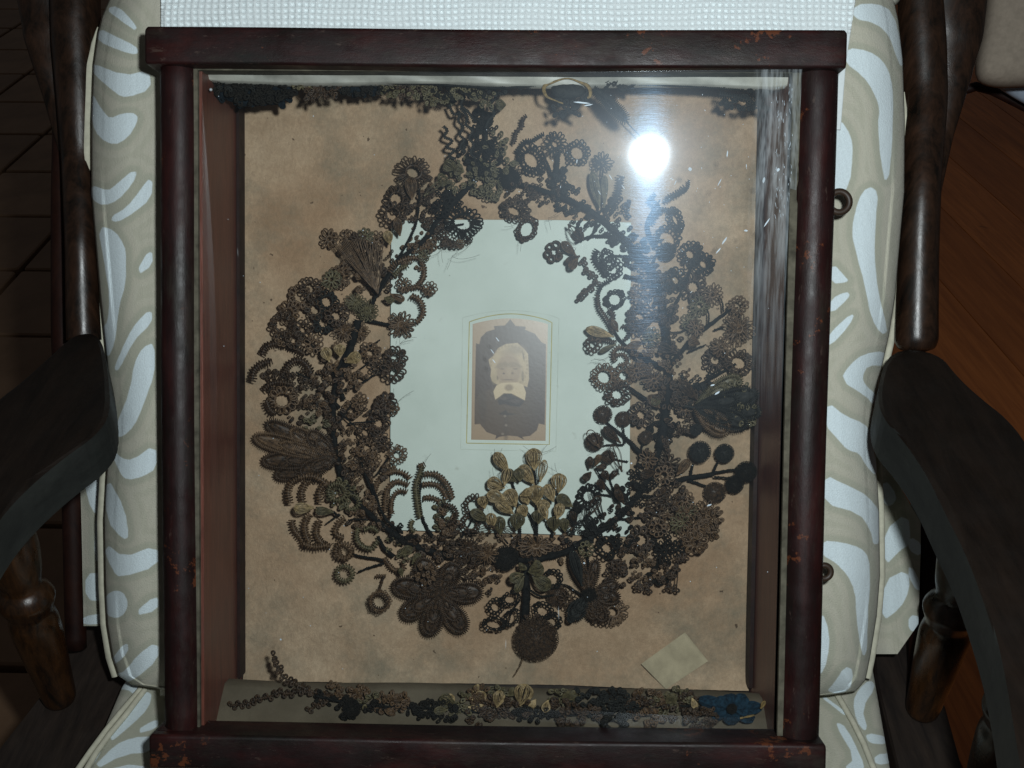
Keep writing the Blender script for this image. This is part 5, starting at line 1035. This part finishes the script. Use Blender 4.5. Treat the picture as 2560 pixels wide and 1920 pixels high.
mb = HB(); mb.pom(880, 1772, 22, 20); hp(mb, 'button_flower', 'K', bgl, .083)
mb = HB(); mb.ring(1536, 1810, 15, 34, 15, .62, .1); hp(mb, 'looped_flower', 'D', bgl, .094)
for bx, by, tx, ty, wd, tn in ((1300,1765,1315,1712,44,'G'),(1370,1750,1362,1780,22,'G'),(1340,1748,1325,1770,18,'G'),(1242,1770,1250,1728,30,'G'),(1140,1765,1100,1745,34,'O'),(1100,1760,1135,1742,26,'G'),(1180,1750,1215,1738,30,'G'),(1170,1768,1215,1772,20,'G'),(1010,1750,980,1742,22,'B'),(960,1775,985,1782,18,'B'),(1210,1760,1190,1735,26,'B'),
   (1660,1760,1690,1738,26,'O'),(1730,1745,1740,1770,16,'G'),(1650,1745,1662,1762,18,'B'),(1180,1730,1200,1715,18,'G'),(1270,1740,1290,1722,20,'O'),(1400,1745,1440,1735,22,'O'),(1120,1775,1085,1778,20,'O'),(880,1740,905,1728,24,'B'),(1600,1740,1590,1725,24,'B'),(1255,1750,1235,1760,24,'G')):
    mb = HB(); mb.drop(bx, by, tx, ty, wd, 22); hp(mb, 'hair_bud', tn, bgl, WB(max(by, ty)+6))
mb = HB(); mb.stem([(790,1740),(900,1762),(1000,1768),(1100,1772),(1250,1785),(1400,1790),(1550,1775),(1700,1765),(1790,1770)], 4, 4); hp(mb, 'wrapped_stem', 'S', bgl, .076)
# blue cloth flower in the bottom right corner
bf = thing('cloth_flower', 'faded dark blue cloth flower in the bottom right corner of the box', 'flower', tuple(P(1821., 1767., .05)))
for tx, ty, wd in ((1748,1748,34),(1775,1790,36),(1830,1812,40),(1885,1800,34),(1905,1768,34),(1868,1742,40),(1820,1735,44),(1785,1752,40)):
    cx, cy = 1828, 1772; n = 10; s_ = np.linspace(.05, 1, n)[:, None]; q_ = np.linspace(-1, 1, 9)[None, :]
    L = math.hypot(tx-cx, ty-cy); an = math.atan2(ty-cy, tx-cx); wdt = wd*.62*np.sin(PI*np.clip(s_, 0, .97))**.5*(.5+.6*s_)
    al = L*s_+0*q_; ac = wdt*q_; z = 14*np.sin(PI*s_)*(1-.5*q_*q_) + 4*np.cos(q_*5+tx) + random.uniform(-4, 6)
    G = np.stack([cx+al*math.cos(an)-ac*math.sin(an), cy+al*math.sin(an)+ac*math.cos(an), z], -1); bk = G[:, ::-1].copy(); bk[..., 2] -= 2
    mb = HB(); mb.grid(np.concatenate([G, bk], 1)); hp(mb, 'petal', 'U', bf, .084)
mb = HB(); mb.pom(1830, 1772, 12); hp(mb, 'flower_centre', 'K', bf, .094)
mb = HB(); mb.drop(1902, 1772, 1912, 1752, 10, 8); mb.drop(1850, 1796, 1885, 1788, 4, 5); hp(mb, 'stamen', 'Y', bf, .09)
mb = HB(); mb.drop(1918, 1705, 1925, 1668, 16, 10); rb = hp(mb, 'red_thread', 'N', bf, .03)
